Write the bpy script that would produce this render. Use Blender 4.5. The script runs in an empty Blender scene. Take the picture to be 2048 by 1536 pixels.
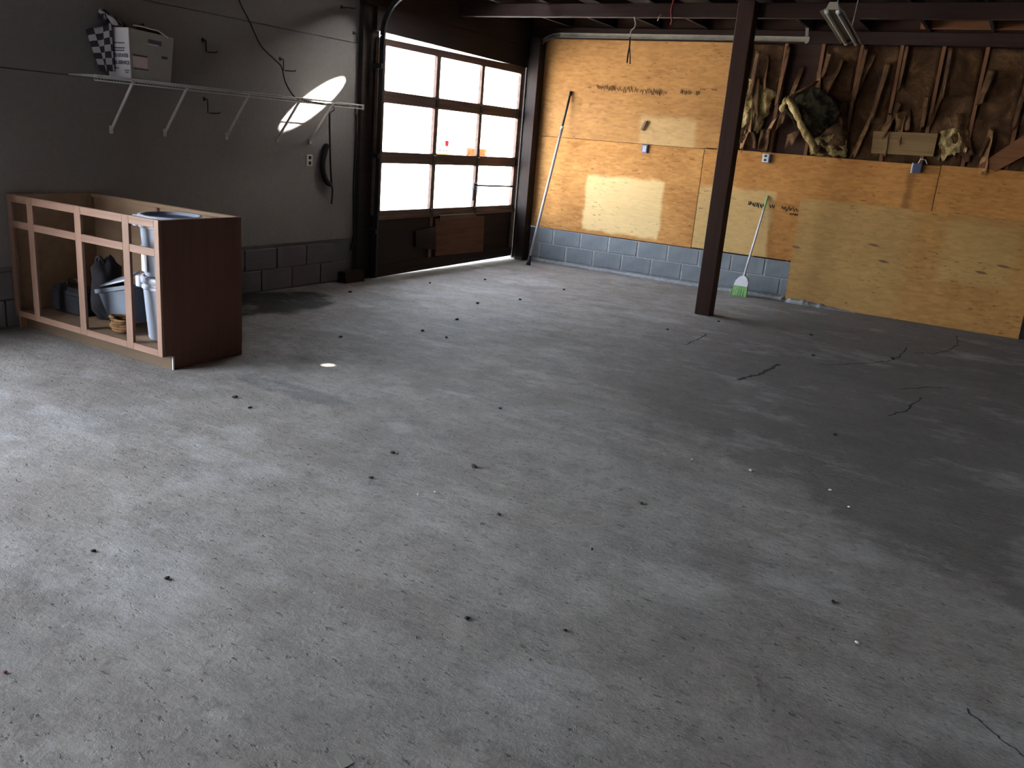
import bpy, math, random
import numpy as np
from mathutils import Vector, Matrix, noise

random.seed(7)
S = bpy.context.scene
COL = S.collection

# ------------------------------------------------------------------ camera
# solved from the photograph: f = 1706.6 px on a 2048 px wide frame
F = 1706.6
CR = np.array([[0.8575498, 0.50810129, 0.08025844],      # right
               [0.20752843, -0.19896817, -0.95778057],   # down
               [-0.47068066, 0.83800045, -0.27607058]])  # forward
CP = np.array([6.2532, -10.53, 1.62])
cam = bpy.data.cameras.new('camera')
cam.sensor_fit = 'HORIZONTAL'
cam.sensor_width = 36.0
cam.lens = F / 2048 * 36.0
cam.clip_end = 400
cam_o = bpy.data.objects.new('camera', cam)
COL.objects.link(cam_o)
M = Matrix.Identity(4)
for i in range(3):
    M[i][0] = CR[0][i]
    M[i][1] = -CR[1][i]
    M[i][2] = -CR[2][i]
    M[i][3] = CP[i]
cam_o.matrix_world = M
S.camera = cam_o

# ------------------------------------------------------------------ light and exposure
S.view_settings.view_transform = 'Standard'
S.view_settings.look = 'None'
S.view_settings.gamma = 1.0
S.view_settings.use_curve_mapping = False
S.view_settings.exposure = 4.5

# sunlight travels down, along the left wall and slightly into it
SUN_TRAVEL = Vector((-0.6, -1.0, -0.86)).normalized()
world = bpy.data.worlds.new('sky')
S.world = world
world.use_nodes = True
wn = world.node_tree
sky = wn.nodes.new('ShaderNodeTexSky')
sky.sky_type = 'NISHITA'
sky.sun_disc = False
sky.sun_elevation = math.asin(-SUN_TRAVEL.z)
sky.sun_rotation = math.atan2(-SUN_TRAVEL.x, -SUN_TRAVEL.y)
sky.air_density = 1.0
sky.dust_density = 2.5
hs = wn.nodes.new('ShaderNodeHueSaturation')
hs.inputs['Saturation'].default_value = 0.34
wn.links.new(sky.outputs[0], hs.inputs['Color'])
wn.links.new(hs.outputs[0], wn.nodes['Background'].inputs[0])
wn.nodes['Background'].inputs[1].default_value = 0.30

sun = bpy.data.lights.new('sun', 'SUN')
sun.energy = 5.0
sun.angle = math.radians(0.53)
sun.color = (1.0, 0.93, 0.82)
sun_o = bpy.data.objects.new('sun', sun)
COL.objects.link(sun_o)
sun_o.location = (10, 30, 25)
sun_o.rotation_euler = SUN_TRAVEL.to_track_quat('-Z', 'Y').to_euler()


def ray(u, v):
    d = np.array([(u - 1024) / F, (v - 768) / F, 1.0])
    return CR.T @ d


def W(u, v, ax, val):
    """point of the plane (coordinate ax = val) seen at pixel u, v"""
    d = ray(u, v)
    return Vector(CP + d * ((val - CP[ax]) / d[ax]))


# ------------------------------------------------------------------ materials
MATS = {}


class NT:
    def __init__(s, name, rough=0.8, metal=0.0, spec=0.3):
        s.m = bpy.data.materials.new(name)
        s.m.use_nodes = True
        s.t = s.m.node_tree
        s.b = s.t.nodes['Principled BSDF']
        s.b.inputs['Roughness'].default_value = rough
        s.b.inputs['Metallic'].default_value = metal
        s.b.inputs['Specular IOR Level'].default_value = spec
        s.co = s.n('ShaderNodeTexCoord').outputs['Object']
        MATS[name] = s.m

    def n(s, t, **k):
        q = s.t.nodes.new(t)
        for a, b in k.items():
            setattr(q, a, b)
        return q

    def inp(s, node, key, val):
        if hasattr(val, 'is_output') or hasattr(val, 'links'):
            s.t.links.new(val, node.inputs[key])
        else:
            node.inputs[key].default_value = val

    def mapping(s, scale=(1, 1, 1), rot=(0, 0, 0), loc=(0, 0, 0)):
        q = s.n('ShaderNodeMapping')
        s.inp(q, 'Vector', s.co)
        s.inp(q, 'Scale', scale)
        s.inp(q, 'Rotation', rot)
        s.inp(q, 'Location', loc)
        return q.outputs[0]

    def noise(s, scale, detail=4, rough=0.55, vec=None, dist=0.0):
        q = s.n('ShaderNodeTexNoise')
        s.inp(q, 'Vector', vec or s.co)
        s.inp(q, 'Scale', scale)
        s.inp(q, 'Detail', detail)
        s.inp(q, 'Roughness', rough)
        s.inp(q, 'Distortion', dist)
        return q.outputs[0]

    def vor(s, scale, vec=None, out='Color'):
        q = s.n('ShaderNodeTexVoronoi')
        s.inp(q, 'Vector', vec or s.co)
        s.inp(q, 'Scale', scale)
        return q.outputs[out]

    def ramp(s, fac, *stops):
        q = s.n('ShaderNodeValToRGB')
        e = q.color_ramp.elements
        while len(e) < len(stops):
            e.new(0.5)
        for i, (p, c) in enumerate(stops):
            e[i].position = p
            e[i].color = (c, c, c, 1) if isinstance(c, (int, float)) else (*c, 1)
        s.inp(q, 0, fac)
        return q.outputs[0]

    def mix(s, fac, a, b, mode='MIX'):
        q = s.n('ShaderNodeMix', data_type='RGBA', blend_type=mode)
        for key, v in ((0, fac), (6, a), (7, b)):
            if isinstance(v, tuple) and len(v) == 3:
                v = (*v, 1)
            s.inp(q, key, v)
        return q.outputs[2]

    def math(s, op, a, b=0.0, c=0.0, clamp=False):
        q = s.n('ShaderNodeMath', operation=op, use_clamp=clamp)
        s.inp(q, 0, a)
        s.inp(q, 1, b)
        s.inp(q, 2, c)
        return q.outputs[0]

    def xyz(s):
        q = s.n('ShaderNodeSeparateXYZ')
        s.inp(q, 0, s.co)
        return q.outputs

    def smooth(s, v, lo, hi):
        q = s.n('ShaderNodeMapRange', interpolation_type='SMOOTHSTEP')
        s.inp(q, 0, v)
        s.inp(q, 1, lo)
        s.inp(q, 2, hi)
        return q.outputs[0]

    def rect(s, a, b, a0, a1, b0, b1, e=0.03, wob=None):
        """soft mask of a rectangle in two coordinates"""
        if wob is not None:
            a = s.math('ADD', a, wob)
            b = s.math('ADD', b, wob)
        m = s.smooth(a, a0 - e, a0 + e)
        m = s.math('MULTIPLY', m, s.smooth(a, a1 + e, a1 - e))
        m = s.math('MULTIPLY', m, s.smooth(b, b0 - e, b0 + e))
        return s.math('MULTIPLY', m, s.smooth(b, b1 + e, b1 - e))

    def col(s, c):
        if isinstance(c, tuple):
            c = (*c, 1)
        s.inp(s.b, 'Base Color', c)
        return s

    def bump(s, h, strength=0.3, dist=0.01):
        q = s.n('ShaderNodeBump')
        s.inp(q, 'Strength', strength)
        s.inp(q, 'Distance', dist)
        s.inp(q, 'Height', h)
        s.t.links.new(q.outputs[0], s.b.inputs['Normal'])
        return s


def plain(name, c, rough=0.7, metal=0.0, var=0.25, scale=9.0, spec=0.3):
    k = NT(name, rough, metal, spec)
    n = k.noise(scale, 5)
    d = tuple(x * (1 - var) for x in c)
    l = tuple(min(1, x * (1 + var)) for x in c)
    k.col(k.ramp(n, (0.3, d), (0.7, l)))
    return k.m


def wood(name, c1, c2, axis='X', rough=0.75, sc=1.0):
    k = NT(name, rough)
    st = {'X': (1.2, 22, 22), 'Y': (22, 1.2, 22), 'Z': (22, 22, 1.2)}[axis]
    v = k.mapping(scale=tuple(a * sc for a in st))
    n = k.noise(1.0, 5, 0.6, v, 0.6)
    big = k.noise(1.3, 3)
    c = k.ramp(n, (0.3, c1), (0.68, c2))
    c = k.mix(k.ramp(big, (0.35, 0.0), (0.7, 0.45)), c, tuple(x * 0.5 for x in c1))
    k.col(c).bump(n, 0.25, 0.004)
    return k.m


def osb(name, dark, light, patches=(), stain=None, pale=(0.60, 0.44, 0.22), seed=0.0):
    """strand board: overlapping flat strands, dark flecks, own light patches"""
    k = NT(name, 0.75, spec=0.2)
    off = (seed, 0, seed * 0.7)
    a = k.vor(1.0, k.mapping(scale=(10, 1, 36), rot=(0, math.radians(14), 0), loc=off))
    b = k.vor(1.0, k.mapping(scale=(13, 1, 44), rot=(0, math.radians(-22), 0), loc=off))
    q = k.n('ShaderNodeSeparateColor')
    k.inp(q, 0, a)
    q2 = k.n('ShaderNodeSeparateColor')
    k.inp(q2, 0, b)
    t = k.math('ADD', k.math('MULTIPLY', q.outputs[0], 0.5), k.math('MULTIPLY', q2.outputs[1], 0.5))
    big = k.noise(1.6, 4, 0.6, k.mapping(loc=off))
    t = k.math('ADD', k.math('MULTIPLY', t, 0.38), k.math('MULTIPLY', big, 0.68), clamp=True)
    c = k.ramp(t, (0.22, dark), (0.80, light))
    x, y, z = k.xyz()
    wob = k.math('MULTIPLY', k.math('SUBTRACT', k.noise(3.5, 4), 0.5), 0.14)
    for (x0, x1, z0, z1, s_, e_) in patches:
        m = k.rect(x, z, x0, x1, z0, z1, e_, wob)
        pc = k.ramp(t, (0.2, tuple(v * 0.82 for v in pale)), (0.8, pale))
        c = k.mix(k.math('MULTIPLY', m, s_), c, pc)
    fl = k.noise(1.0, 2, 0.5, k.mapping(scale=(11, 1, 40), rot=(0, math.radians(18), 0), loc=off))
    m = k.ramp(fl, (0.61, 0.0), (0.68, 1.0))
    m = k.math('MULTIPLY', m, k.ramp(k.noise(2.6, 3, 0.5, k.mapping(loc=(seed * 2, 3, 1))), (0.40, 0.05), (0.62, 1.0)))
    c = k.mix(k.math('MULTIPLY', m, 0.6), c, tuple(v * 0.32 for v in dark))
    if stain:
        x0, x1, z0, z1 = stain
        m = k.rect(x, z, x0, x1, z0, z1, 0.03, wob)
        c = k.mix(k.math('MULTIPLY', m, 0.6), c, tuple(v * 0.45 for v in dark))
    k.col(c).bump(t, 0.35, 0.004)
    return k.m


OD, OL = (0.29, 0.115, 0.028), (0.50, 0.235, 0.066)
osb('osb_upper', (0.26, 0.118, 0.036), (0.46, 0.235, 0.078), [(1.87, 2.62, 1.62, 2.02, 0.45, 0.04)], seed=1.0)
osb('osb_lower_a', OD, (0.54, 0.27, 0.082),
    [(1.22, 2.30, 0.52, 1.23, 0.85, 0.03), (0.2, 0.62, 0.2, 1.9, 0.10, 0.1)], seed=5.0, pale=(0.72, 0.52, 0.25))
osb('osb_lower_b', OD, OL, [(2.70, 3.70, 0.4, 1.25, 0.8, 0.03)], stain=(5.10, 5.17, 1.1, 1.64), seed=9.0,
    pale=(0.55, 0.37, 0.155))
osb('osb_lower_c', OD, OL, seed=13.0)
osb('osb_front', (0.27, 0.125, 0.036), (0.44, 0.235, 0.074),
    [(4.0, 5.25, -0.1, 1.3, 0.35, 0.15), (5.6, 6.3, 0.5, 1.15, 0.4, 0.08)], seed=21.0, pale=(0.47, 0.32, 0.13))
osb('osb_edge', (0.28, 0.13, 0.04), (0.40, 0.22, 0.08), seed=3.0)

# concrete floor: worn, dusty, with oil stains of their own shape
k = NT('concrete_floor', 0.80, spec=0.25)
x, y, z = k.xyz()
n1 = k.noise(0.8, 6, 0.62)
n2 = k.noise(4.5, 8, 0.72)
n3 = k.noise(42, 5, 0.75)
st = k.noise(1.0, 7, 0.68, k.mapping(scale=(2.0, 7.5, 1), rot=(0, 0, math.radians(32))), 0.4)
mo = k.noise(17, 6, 0.75, k.mapping(loc=(3, 8, 0)), 0.5)
t = k.math('ADD', k.math('MULTIPLY', n1, 0.32), k.math('MULTIPLY', n2, 0.30))
t = k.math('ADD', t, k.math('MULTIPLY', st, 0.18))
t = k.math('ADD', t, k.math('MULTIPLY', n3, 0.18))
c = k.ramp(t, (0.38, (0.130, 0.117, 0.107)), (0.49, (0.225, 0.209, 0.195)), (0.62, (0.36, 0.34, 0.325)))
# brown and blue-grey mottling
hv = k.noise(1.4, 5, 0.6, k.mapping(loc=(11, 2, 0)))
c = k.mix(k.ramp(hv, (0.42, 0.0), (0.66, 0.22)), c, (0.235, 0.20, 0.175))
c = k.mix(k.ramp(hv, (0.34, 0.16), (0.50, 0.0)), c, (0.22, 0.232, 0.245))
# broken surface: small darker scabs
c = k.mix(k.math('MULTIPLY', k.ramp(mo, (0.53, 0.0), (0.66, 1.0)), 0.50), c, (0.095, 0.087, 0.080))
# a broad dark stained field with a ragged border across the right side of the floor
wob = k.math('MULTIPLY', k.math('SUBTRACT', k.noise(1.6, 9, 0.74), 0.5), 1.35)
d1 = k.math('ADD', k.math('ADD', k.math('MULTIPLY', x, 0.56), k.math('MULTIPLY', y, 0.83)), 2.05)
d1 = k.math('ADD', d1, wob)
m1 = k.smooth(d1, -0.08, 0.10)
d2 = k.math('ADD', k.math('SUBTRACT', x, 3.75), k.math('MULTIPLY', wob, 1.1))
m1 = k.math('MULTIPLY', m1, k.smooth(d2, -0.4, 0.9))
c = k.mix(k.math('MULTIPLY', m1, 0.64), c, (0.085, 0.079, 0.073))
# oil patch beside the left wall
ex = k.math('DIVIDE', k.math('SUBTRACT', x, 0.50), 0.50)
ey = k.math('DIVIDE', k.math('ADD', y, 4.95), 0.75)
rr = k.math('SQRT', k.math('ADD', k.math('MULTIPLY', ex, ex), k.math('MULTIPLY', ey, ey)))
rr = k.math('ADD', rr, k.math('MULTIPLY', k.math('SUBTRACT', k.noise(3.0, 5), 0.5), 0.9))
m2 = k.smooth(rr, 1.05, 0.75)
c = k.mix(k.math('MULTIPLY', m2, 0.92), c, (0.010, 0.010, 0.011))
# dark smears in front of the cabinet
ex = k.math('DIVIDE', k.math('SUBTRACT', x, 2.55), 0.55)
ey = k.math('DIVIDE', k.math('ADD', y, 6.75), 0.13)
rr = k.math('SQRT', k.math('ADD', k.math('MULTIPLY', ex, ex), k.math('MULTIPLY', ey, ey)))
rr = k.math('ADD', rr, k.math('MULTIPLY', k.math('SUBTRACT', k.noise(4.0, 6, 0.7), 0.5), 2.2))
c = k.mix(k.math('MULTIPLY', k.smooth(rr, 1.1, 0.6), 0.5), c, (0.06, 0.062, 0.070))
# pits and specks
sp = k.noise(21, 4, 0.6, k.mapping(scale=(1, 2.0, 1), rot=(0, 0, 0.5)))
c = k.mix(k.math('MULTIPLY', k.ramp(sp, (0.61, 0.0), (0.68, 1.0)), 0.6), c, (0.045, 0.042, 0.040))
# white dust
du = k.noise(1.05, 8, 0.74, k.mapping(loc=(7, 3, 0), scale=(1, 1.7, 1), rot=(0, 0, 0.6)))
c = k.mix(k.math('MULTIPLY', k.ramp(du, (0.53, 0.0), (0.68, 1.0)), 0.45), c, (0.47, 0.465, 0.47))
k.col(c)
hb = k.math('ADD', k.math('MULTIPLY', n2, 0.6), k.math('MULTIPLY', n3, 0.30))
hb = k.math('ADD', hb, k.math('MULTIPLY', mo, -0.35))
hb = k.math('SUBTRACT', k.math('ADD', hb, k.math('MULTIPLY', st, 0.5)), k.math('MULTIPLY', k.ramp(sp, (0.60, 0.0), (0.70, 1.0)), 0.35))
k.bump(hb, 0.55, 0.02)

# outside paving, bright in the sun
plain('pale_paving', (0.62, 0.60, 0.56), 0.9, var=0.06, scale=1.0)

k = NT('block_grey', 0.9, spec=0.15)
n = k.noise(38, 5, 0.7)
b = k.noise(2.2, 4)
c = k.ramp(b, (0.35, (0.145, 0.165, 0.185)), (0.65, (0.235, 0.25, 0.262)))
c = k.mix(k.ramp(n, (0.55, 0.0), (0.75, 0.6)), c, (0.10, 0.11, 0.12))
k.col(c).bump(n, 0.5, 0.006)
plain('mortar', (0.30, 0.31, 0.315), 0.95, var=0.2, scale=20)
k = NT('block_painted', 0.85, spec=0.15)
n = k.noise(38, 5, 0.7)
k.col(k.ramp(k.noise(1.5, 4), (0.3, (0.115, 0.108, 0.118)), (0.7, (0.15, 0.14, 0.145)))).bump(n, 0.5, 0.006)

k = NT('painted_sheet', 0.65, spec=0.25)
n = k.noise(0.7, 4, 0.5)
c = k.ramp(n, (0.3, (0.185, 0.172, 0.168)), (0.7, (0.22, 0.21, 0.20)))
c = k.mix(k.ramp(k.noise(30, 4), (0.4, 0.0), (0.8, 0.25)), c, (0.11, 0.105, 0.105))
k.col(c).bump(k.noise(24, 5), 0.12, 0.004)

wood('dark_timber', (0.015, 0.0048, 0.0034), (0.032, 0.011, 0.007), 'X')
wood('dark_timber_z', (0.026, 0.0085, 0.006), (0.047, 0.017, 0.011), 'Z')
wood('dark_timber_y', (0.009, 0.0042, 0.0034), (0.021, 0.0095, 0.007), 'Y')
wood('door_timber', (0.085, 0.052, 0.040), (0.17, 0.110, 0.085), 'Y')
wood('stud_timber', (0.11, 0.045, 0.020), (0.22, 0.10, 0.046), 'Z')
wood('pale_board', (0.17, 0.10, 0.042), (0.26, 0.165, 0.072), 'X')
wood('orange_board', (0.13, 0.05, 0.018), (0.21, 0.085, 0.032), 'X')
wood('patch_ply', (0.08, 0.033, 0.018), (0.15, 0.065, 0.036), 'Y')
wood('cabinet_face', (0.150, 0.082, 0.056), (0.235, 0.138, 0.098), 'X', 0.5)
wood('cabinet_face_z', (0.150, 0.082, 0.056), (0.235, 0.138, 0.098), 'Z', 0.5)
wood('cabinet_side', (0.125, 0.058, 0.044), (0.155, 0.074, 0.056), 'Z', 0.8)
wood('cabinet_inside', (0.22, 0.14, 0.085), (0.31, 0.205, 0.13), 'X', 0.6, 0.4)
wood('toe_board', (0.065, 0.040, 0.022), (0.10, 0.064, 0.036), 'X')
wood('roof_board', (0.015, 0.008, 0.006), (0.03, 0.016, 0.012), 'X')
wood('sheathing', (0.035, 0.014, 0.009), (0.065, 0.027, 0.016), 'X')

plain('interior_far', (0.45, 0.42, 0.39), 0.9)
plain('galvanised', (0.24, 0.22, 0.18), 0.6, 0.2, 0.2)
plain('shaded_track_steel', (0.07, 0.062, 0.058), 0.6, 0.3, 0.25)  # track metal with shade put into a darker colour
plain('dark_steel', (0.03, 0.03, 0.034), 0.5, 0.6, 0.2)
plain('white_wire', (0.43, 0.43, 0.42), 0.45, 0.0, 0.08)
plain('tub_plastic', (0.33, 0.32, 0.29), 0.5, 0.0, 0.06)
plain('tub_white', (0.50, 0.48, 0.52), 0.5, 0.0, 0.05)
plain('print_blue', (0.08, 0.07, 0.11), 0.6, 0.0, 0.2)
plain('tape_grey', (0.20, 0.19, 0.17), 0.7, 0.0, 0.05)
plain('tape_paper', (0.62, 0.50, 0.47), 0.7, 0.0, 0.05)
plain('black_rubber', (0.010, 0.010, 0.012), 0.6, 0.0, 0.3)
plain('black_plastic', (0.016, 0.016, 0.020), 0.45, 0.0, 0.3)
plain('cloth_black', (0.018, 0.016, 0.020), 0.95, 0.0, 0.4)
plain('grey_plastic', (0.30, 0.335, 0.41), 0.4, 0.0, 0.05, spec=0.5)
plain('grey_plastic_rim', (0.42, 0.44, 0.52), 0.4, 0.0, 0.05, spec=0.5)
plain('navy_plastic', (0.05, 0.06, 0.12), 0.4, 0.0, 0.1)
plain('tote_blue_grey', (0.11, 0.13, 0.17), 0.5, 0.0, 0.12)
plain('label_white', (0.62, 0.62, 0.62), 0.6, 0.0, 0.03)
plain('rope_brown', (0.12, 0.06, 0.022), 0.9, 0.0, 0.4, 40)
plain('outlet_ivory', (0.42, 0.41, 0.34), 0.5, 0.0, 0.05)
plain('outlet_face', (0.52, 0.54, 0.56), 0.5, 0.0, 0.05)
plain('box_blue', (0.10, 0.13, 0.24), 0.5, 0.0, 0.2)
plain('box_front', (0.33, 0.35, 0.40), 0.5, 0.2, 0.15)
plain('pipe_grey', (0.34, 0.32, 0.32), 0.5, 0.0, 0.12)
plain('broom_white', (0.66, 0.65, 0.68), 0.4, 0.0, 0.04)
plain('broom_green', (0.25, 0.47, 0.18), 0.7, 0.0, 0.25, 40)
plain('broom_grip', (0.22, 0.38, 0.16), 0.5, 0.0, 0.1)
plain('ink', (0.035, 0.028, 0.025), 0.8, 0.0, 0.2)
plain('pencil', (0.17, 0.09, 0.045), 0.8, 0.0, 0.2)
plain('fixture_white', (0.22, 0.20, 0.16), 0.5, 0.0, 0.05)
plain('tube_glass', (0.28, 0.26, 0.23), 0.65, 0.0, 0.04)
plain('red_cable', (0.22, 0.02, 0.025), 0.5, 0.0, 0.1)
plain('rope_pale', (0.30, 0.25, 0.19), 0.9, 0.0, 0.2)
plain('debris_dark', (0.030, 0.027, 0.025), 0.9, 0.0, 0.4)
plain('debris_pale', (0.55, 0.55, 0.53), 0.9, 0.0, 0.1)
plain('debris_red', (0.20, 0.045, 0.03), 0.8, 0.0, 0.2)
plain('crack_dark', (0.035, 0.030, 0.028), 1.0, 0.0, 0.2)
plain('sign_white', (0.75, 0.74, 0.72), 0.6, 0.0, 0.02)
plain('sign_red', (0.06, 0.0006, 0.0012), 1.0, 0.0, 0.05, spec=0.0)
plain('sign_yellow', (0.07, 0.045, 0.006), 1.0, 0.0, 0.05, spec=0.0)
plain('sign_black', (0.003, 0.003, 0.003), 1.0, spec=0.0)
plain('brick_orange', (0.055, 0.013, 0.004), 1.0, 0.0, 0.2, spec=0.0)

k = NT('kraft_paper', 0.85, spec=0.15)
n = k.noise(4.5, 6, 0.65, None, 0.6)
c = k.ramp(n, (0.30, (0.026, 0.012, 0.007)), (0.54, (0.082, 0.041, 0.019)), (0.74, (0.185, 0.10, 0.048)))
k.col(c).bump(k.noise(14, 6, 0.6, None, 1.0), 0.6, 0.02)
k = NT('kraft_lit', 0.85, spec=0.15)  # paler copy of the kraft paper, painting lit edges onto torn strips
n = k.noise(6, 6, 0.65, None, 0.6)
k.col(k.ramp(n, (0.32, (0.10, 0.05, 0.024)), (0.68, (0.30, 0.17, 0.085)))).bump(n, 0.5, 0.02)
k = NT('fibreglass', 0.95, spec=0.1)
n = k.noise(16, 6, 0.7, k.mapping(scale=(1, 1, 0.5), rot=(0, 0.7, 0)))
k.col(k.ramp(n, (0.34, (0.075, 0.042, 0.014)), (0.5, (0.33, 0.235, 0.095)), (0.66, (0.56, 0.46, 0.27)))).bump(n, 0.9, 0.03)
k = NT('fibreglass_dirty', 0.95, spec=0.1)
n = k.noise(13, 6, 0.7)
k.col(k.ramp(n, (0.45, (0.020, 0.016, 0.011)), (0.62, (0.055, 0.045, 0.025)), (0.75, (0.25, 0.20, 0.09)))).bump(n, 0.9, 0.03)

# black and white checked cloth
k = NT('checked_cloth', 0.9, spec=0.1)
q = k.n('ShaderNodeTexChecker')
k.inp(q, 0, k.n('ShaderNodeTexCoord').outputs['UV'])
k.inp(q, 1, (0.34, 0.33, 0.36, 1))
k.inp(q, 2, (0.035, 0.033, 0.042, 1))
k.inp(q, 3, 1.0)
k.col(q.outputs[0])

# window glass: clear, thin, lightly reflecting
g = NT('thin_glass', 0.05)
tr = g.n('ShaderNodeBsdfTransparent')
tr.inputs[0].default_value = (0.93, 0.94, 0.95, 1)
gl = g.n('ShaderNodeBsdfGlossy')
gl.inputs['Roughness'].default_value = 0.05
mx = g.n('ShaderNodeMixShader')
mx.inputs[0].default_value = 0.06
g.t.links.new(tr.outputs[0], mx.inputs[1])
g.t.links.new(gl.outputs[0], mx.inputs[2])
g.t.links.new(mx.outputs[0], g.t.nodes['Material Output'].inputs[0])


# ------------------------------------------------------------------ mesh helpers
class MB:
    def __init__(s):
        s.v, s.f, s.uv = [], [], {}

    def add(s, verts, faces):
        o = len(s.v)
        s.v += [Vector(p) for p in verts]
        s.f += [tuple(i + o for i in q) for q in faces]
        return s

    def box(s, x0, x1, y0, y1, z0, z1):
        return s.hexa([(x0, y0, z0), (x1, y0, z0), (x1, y1, z0), (x0, y1, z0)],
                      [(x0, y0, z1), (x1, y0, z1), (x1, y1, z1), (x0, y1, z1)])

    def hexa(s, lo, hi):
        return s.add(list(lo) + list(hi), [(3, 2, 1, 0), (4, 5, 6, 7), (0, 1, 5, 4), (1, 2, 6, 5), (2, 3, 7, 6), (3, 0, 4, 7)])

    def cbox(s, x0, x1, y0, y1, z0, z1, b=0.006):
        """box with chamfered vertical and horizontal edges (24 vertices)"""
        vs, idx = [], {}
        for sx in (0, 1):
            for sy in (0, 1):
                for sz in (0, 1):
                    p = [(x0, x1)[sx], (y0, y1)[sy], (z0, z1)[sz]]
                    dn = [(1, -1)[sx] * b, (1, -1)[sy] * b, (1, -1)[sz] * b]
                    for ax in range(3):
                        q = [p[i] + (0 if i == ax else dn[i]) for i in range(3)]
                        idx[(sx, sy, sz, ax)] = len(vs)
                        vs.append(q)
        fs = []
        I = lambda a, b_, c_, d_: idx[(a, b_, c_, d_)]
        for e in (0, 1):
            fs.append((I(e, 0, 0, 0), I(e, 1, 0, 0), I(e, 1, 1, 0), I(e, 0, 1, 0)))
            fs.append((I(0, e, 0, 1), I(1, e, 0, 1), I(1, e, 1, 1), I(0, e, 1, 1)))
            fs.append((I(0, 0, e, 2), I(1, 0, e, 2), I(1, 1, e, 2), I(0, 1, e, 2)))
        for a in (0, 1):
            for b_ in (0, 1):
                fs.append((I(a, b_, 0, 0), I(a, b_, 1, 0), I(a, b_, 1, 1), I(a, b_, 0, 1)))
                fs.append((I(a, 0, b_, 0), I(a, 1, b_, 0), I(a, 1, b_, 2), I(a, 0, b_, 2)))
                fs.append((I(0, a, b_, 1), I(1, a, b_, 1), I(1, a, b_, 2), I(0, a, b_, 2)))
                for c_ in (0, 1):
                    fs.append((I(a, b_, c_, 0), I(a, b_, c_, 1), I(a, b_, c_, 2)))
        return s.add(vs, fs)

    def bar(s, a, b, w, h, up=(0, 0, 1)):
        a, b, up = Vector(a), Vector(b), Vector(up)
        d = (b - a).normalized()
        r = d.cross(up).normalized()
        u = r.cross(d)
        c = lambda p: [p - r * w / 2 - u * h / 2, p + r * w / 2 - u * h / 2, p + r * w / 2 + u * h / 2, p - r * w / 2 + u * h / 2]
        return s.hexa(c(a), c(b))

    def tube(s, pts, r, n=8, caps=True):
        pts = [Vector(p) for p in pts]
        rs = r if isinstance(r, (list, tuple)) else [r] * len(pts)
        o = len(s.v)
        ref = None
        for i, p in enumerate(pts):
            d = (pts[min(i + 1, len(pts) - 1)] - pts[max(i - 1, 0)]).normalized()
            if ref is None:
                ref = Vector((1, 0, 0)) if abs(d.x) < 0.8 else Vector((0, 0, 1))
            u = d.cross(ref).normalized()
            ref = u.cross(d).normalized()
            for j in range(n):
                a = 2 * math.pi * j / n
                s.v.append(p + (u * math.cos(a) + ref * math.sin(a)) * rs[i])
        for i in range(len(pts) - 1):
            for j in range(n):
                s.f.append((o + i * n + j, o + i * n + (j + 1) % n, o + (i + 1) * n + (j + 1) % n, o + (i + 1) * n + j))
        if caps:
            s.f.append(tuple(o + j for j in range(n))[::-1])
            s.f.append(tuple(o + (len(pts) - 1) * n + j for j in range(n)))
        return s

    def lathe(s, c, prof, n=28):
        c = Vector(c)
        o = len(s.v)
        for (r, z) in prof:
            for j in range(n):
                a = 2 * math.pi * j / n
                s.v.append(c + Vector((r * math.cos(a), r * math.sin(a), z)))
        for i in range(len(prof) - 1):
            for j in range(n):
                s.f.append((o + i * n + j, o + i * n + (j + 1) % n, o + (i + 1) * n + (j + 1) % n, o + (i + 1) * n + j))
        return s

    def sheet(s, fn, nu, nv, thick, nrm, uvs=None):
        """a bent or crumpled sheet with real thickness; fn(u,v) gives its front face"""
        nrm = Vector(nrm).normalized()
        o = len(s.v)
        for side in (0, 1):
            for i in range(nu + 1):
                for j in range(nv + 1):
                    u, v = i / nu, j / nv
                    s.v.append(Vector(fn(u, v)) - nrm * thick * side)
                    if uvs:
                        s.uv[len(s.v) - 1] = (u * uvs[0], v * uvs[1])
        N = (nu + 1) * (nv + 1)
        g_ = lambda i, j, k_: o + k_ * N + i * (nv + 1) + j
        for i in range(nu):
            for j in range(nv):
                s.f.append((g_(i, j, 0), g_(i + 1, j, 0), g_(i + 1, j + 1, 0), g_(i, j + 1, 0)))
                s.f.append((g_(i, j, 1), g_(i, j + 1, 1), g_(i + 1, j + 1, 1), g_(i + 1, j, 1)))
        for i in range(nu):
            s.f.append((g_(i, 0, 0), g_(i, 0, 1), g_(i + 1, 0, 1), g_(i + 1, 0, 0)))
            s.f.append((g_(i, nv, 0), g_(i + 1, nv, 0), g_(i + 1, nv, 1), g_(i, nv, 1)))
        for j in range(nv):
            s.f.append((g_(0, j, 0), g_(0, j + 1, 0), g_(0, j + 1, 1), g_(0, j, 1)))
            s.f.append((g_(nu, j, 0), g_(nu, j, 1), g_(nu, j + 1, 1), g_(nu, j + 1, 0)))
        return s

    def build(s, name, mat, parent=None, smooth=False, kind=None):
        me = bpy.data.meshes.new(name)
        me.from_pydata([tuple(p) for p in s.v], [], s.f)
        me.update()
        if s.uv:
            L = me.uv_layers.new(name='UVMap')
            for lp in me.loops:
                L.data[lp.index].uv = s.uv.get(lp.vertex_index, (0, 0))
        me.materials.append(MATS[mat])
        import bmesh
        bm = bmesh.new()
        bm.from_mesh(me)
        bmesh.ops.recalc_face_normals(bm, faces=bm.faces)
        bm.to_mesh(me)
        bm.free()
        if smooth:
            for p in me.polygons:
                p.use_smooth = True
        o = bpy.data.objects.new(name, me)
        COL.objects.link(o)
        if parent is not None:
            par(o, parent)
        if kind:
            o['kind'] = kind
        return o


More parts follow.
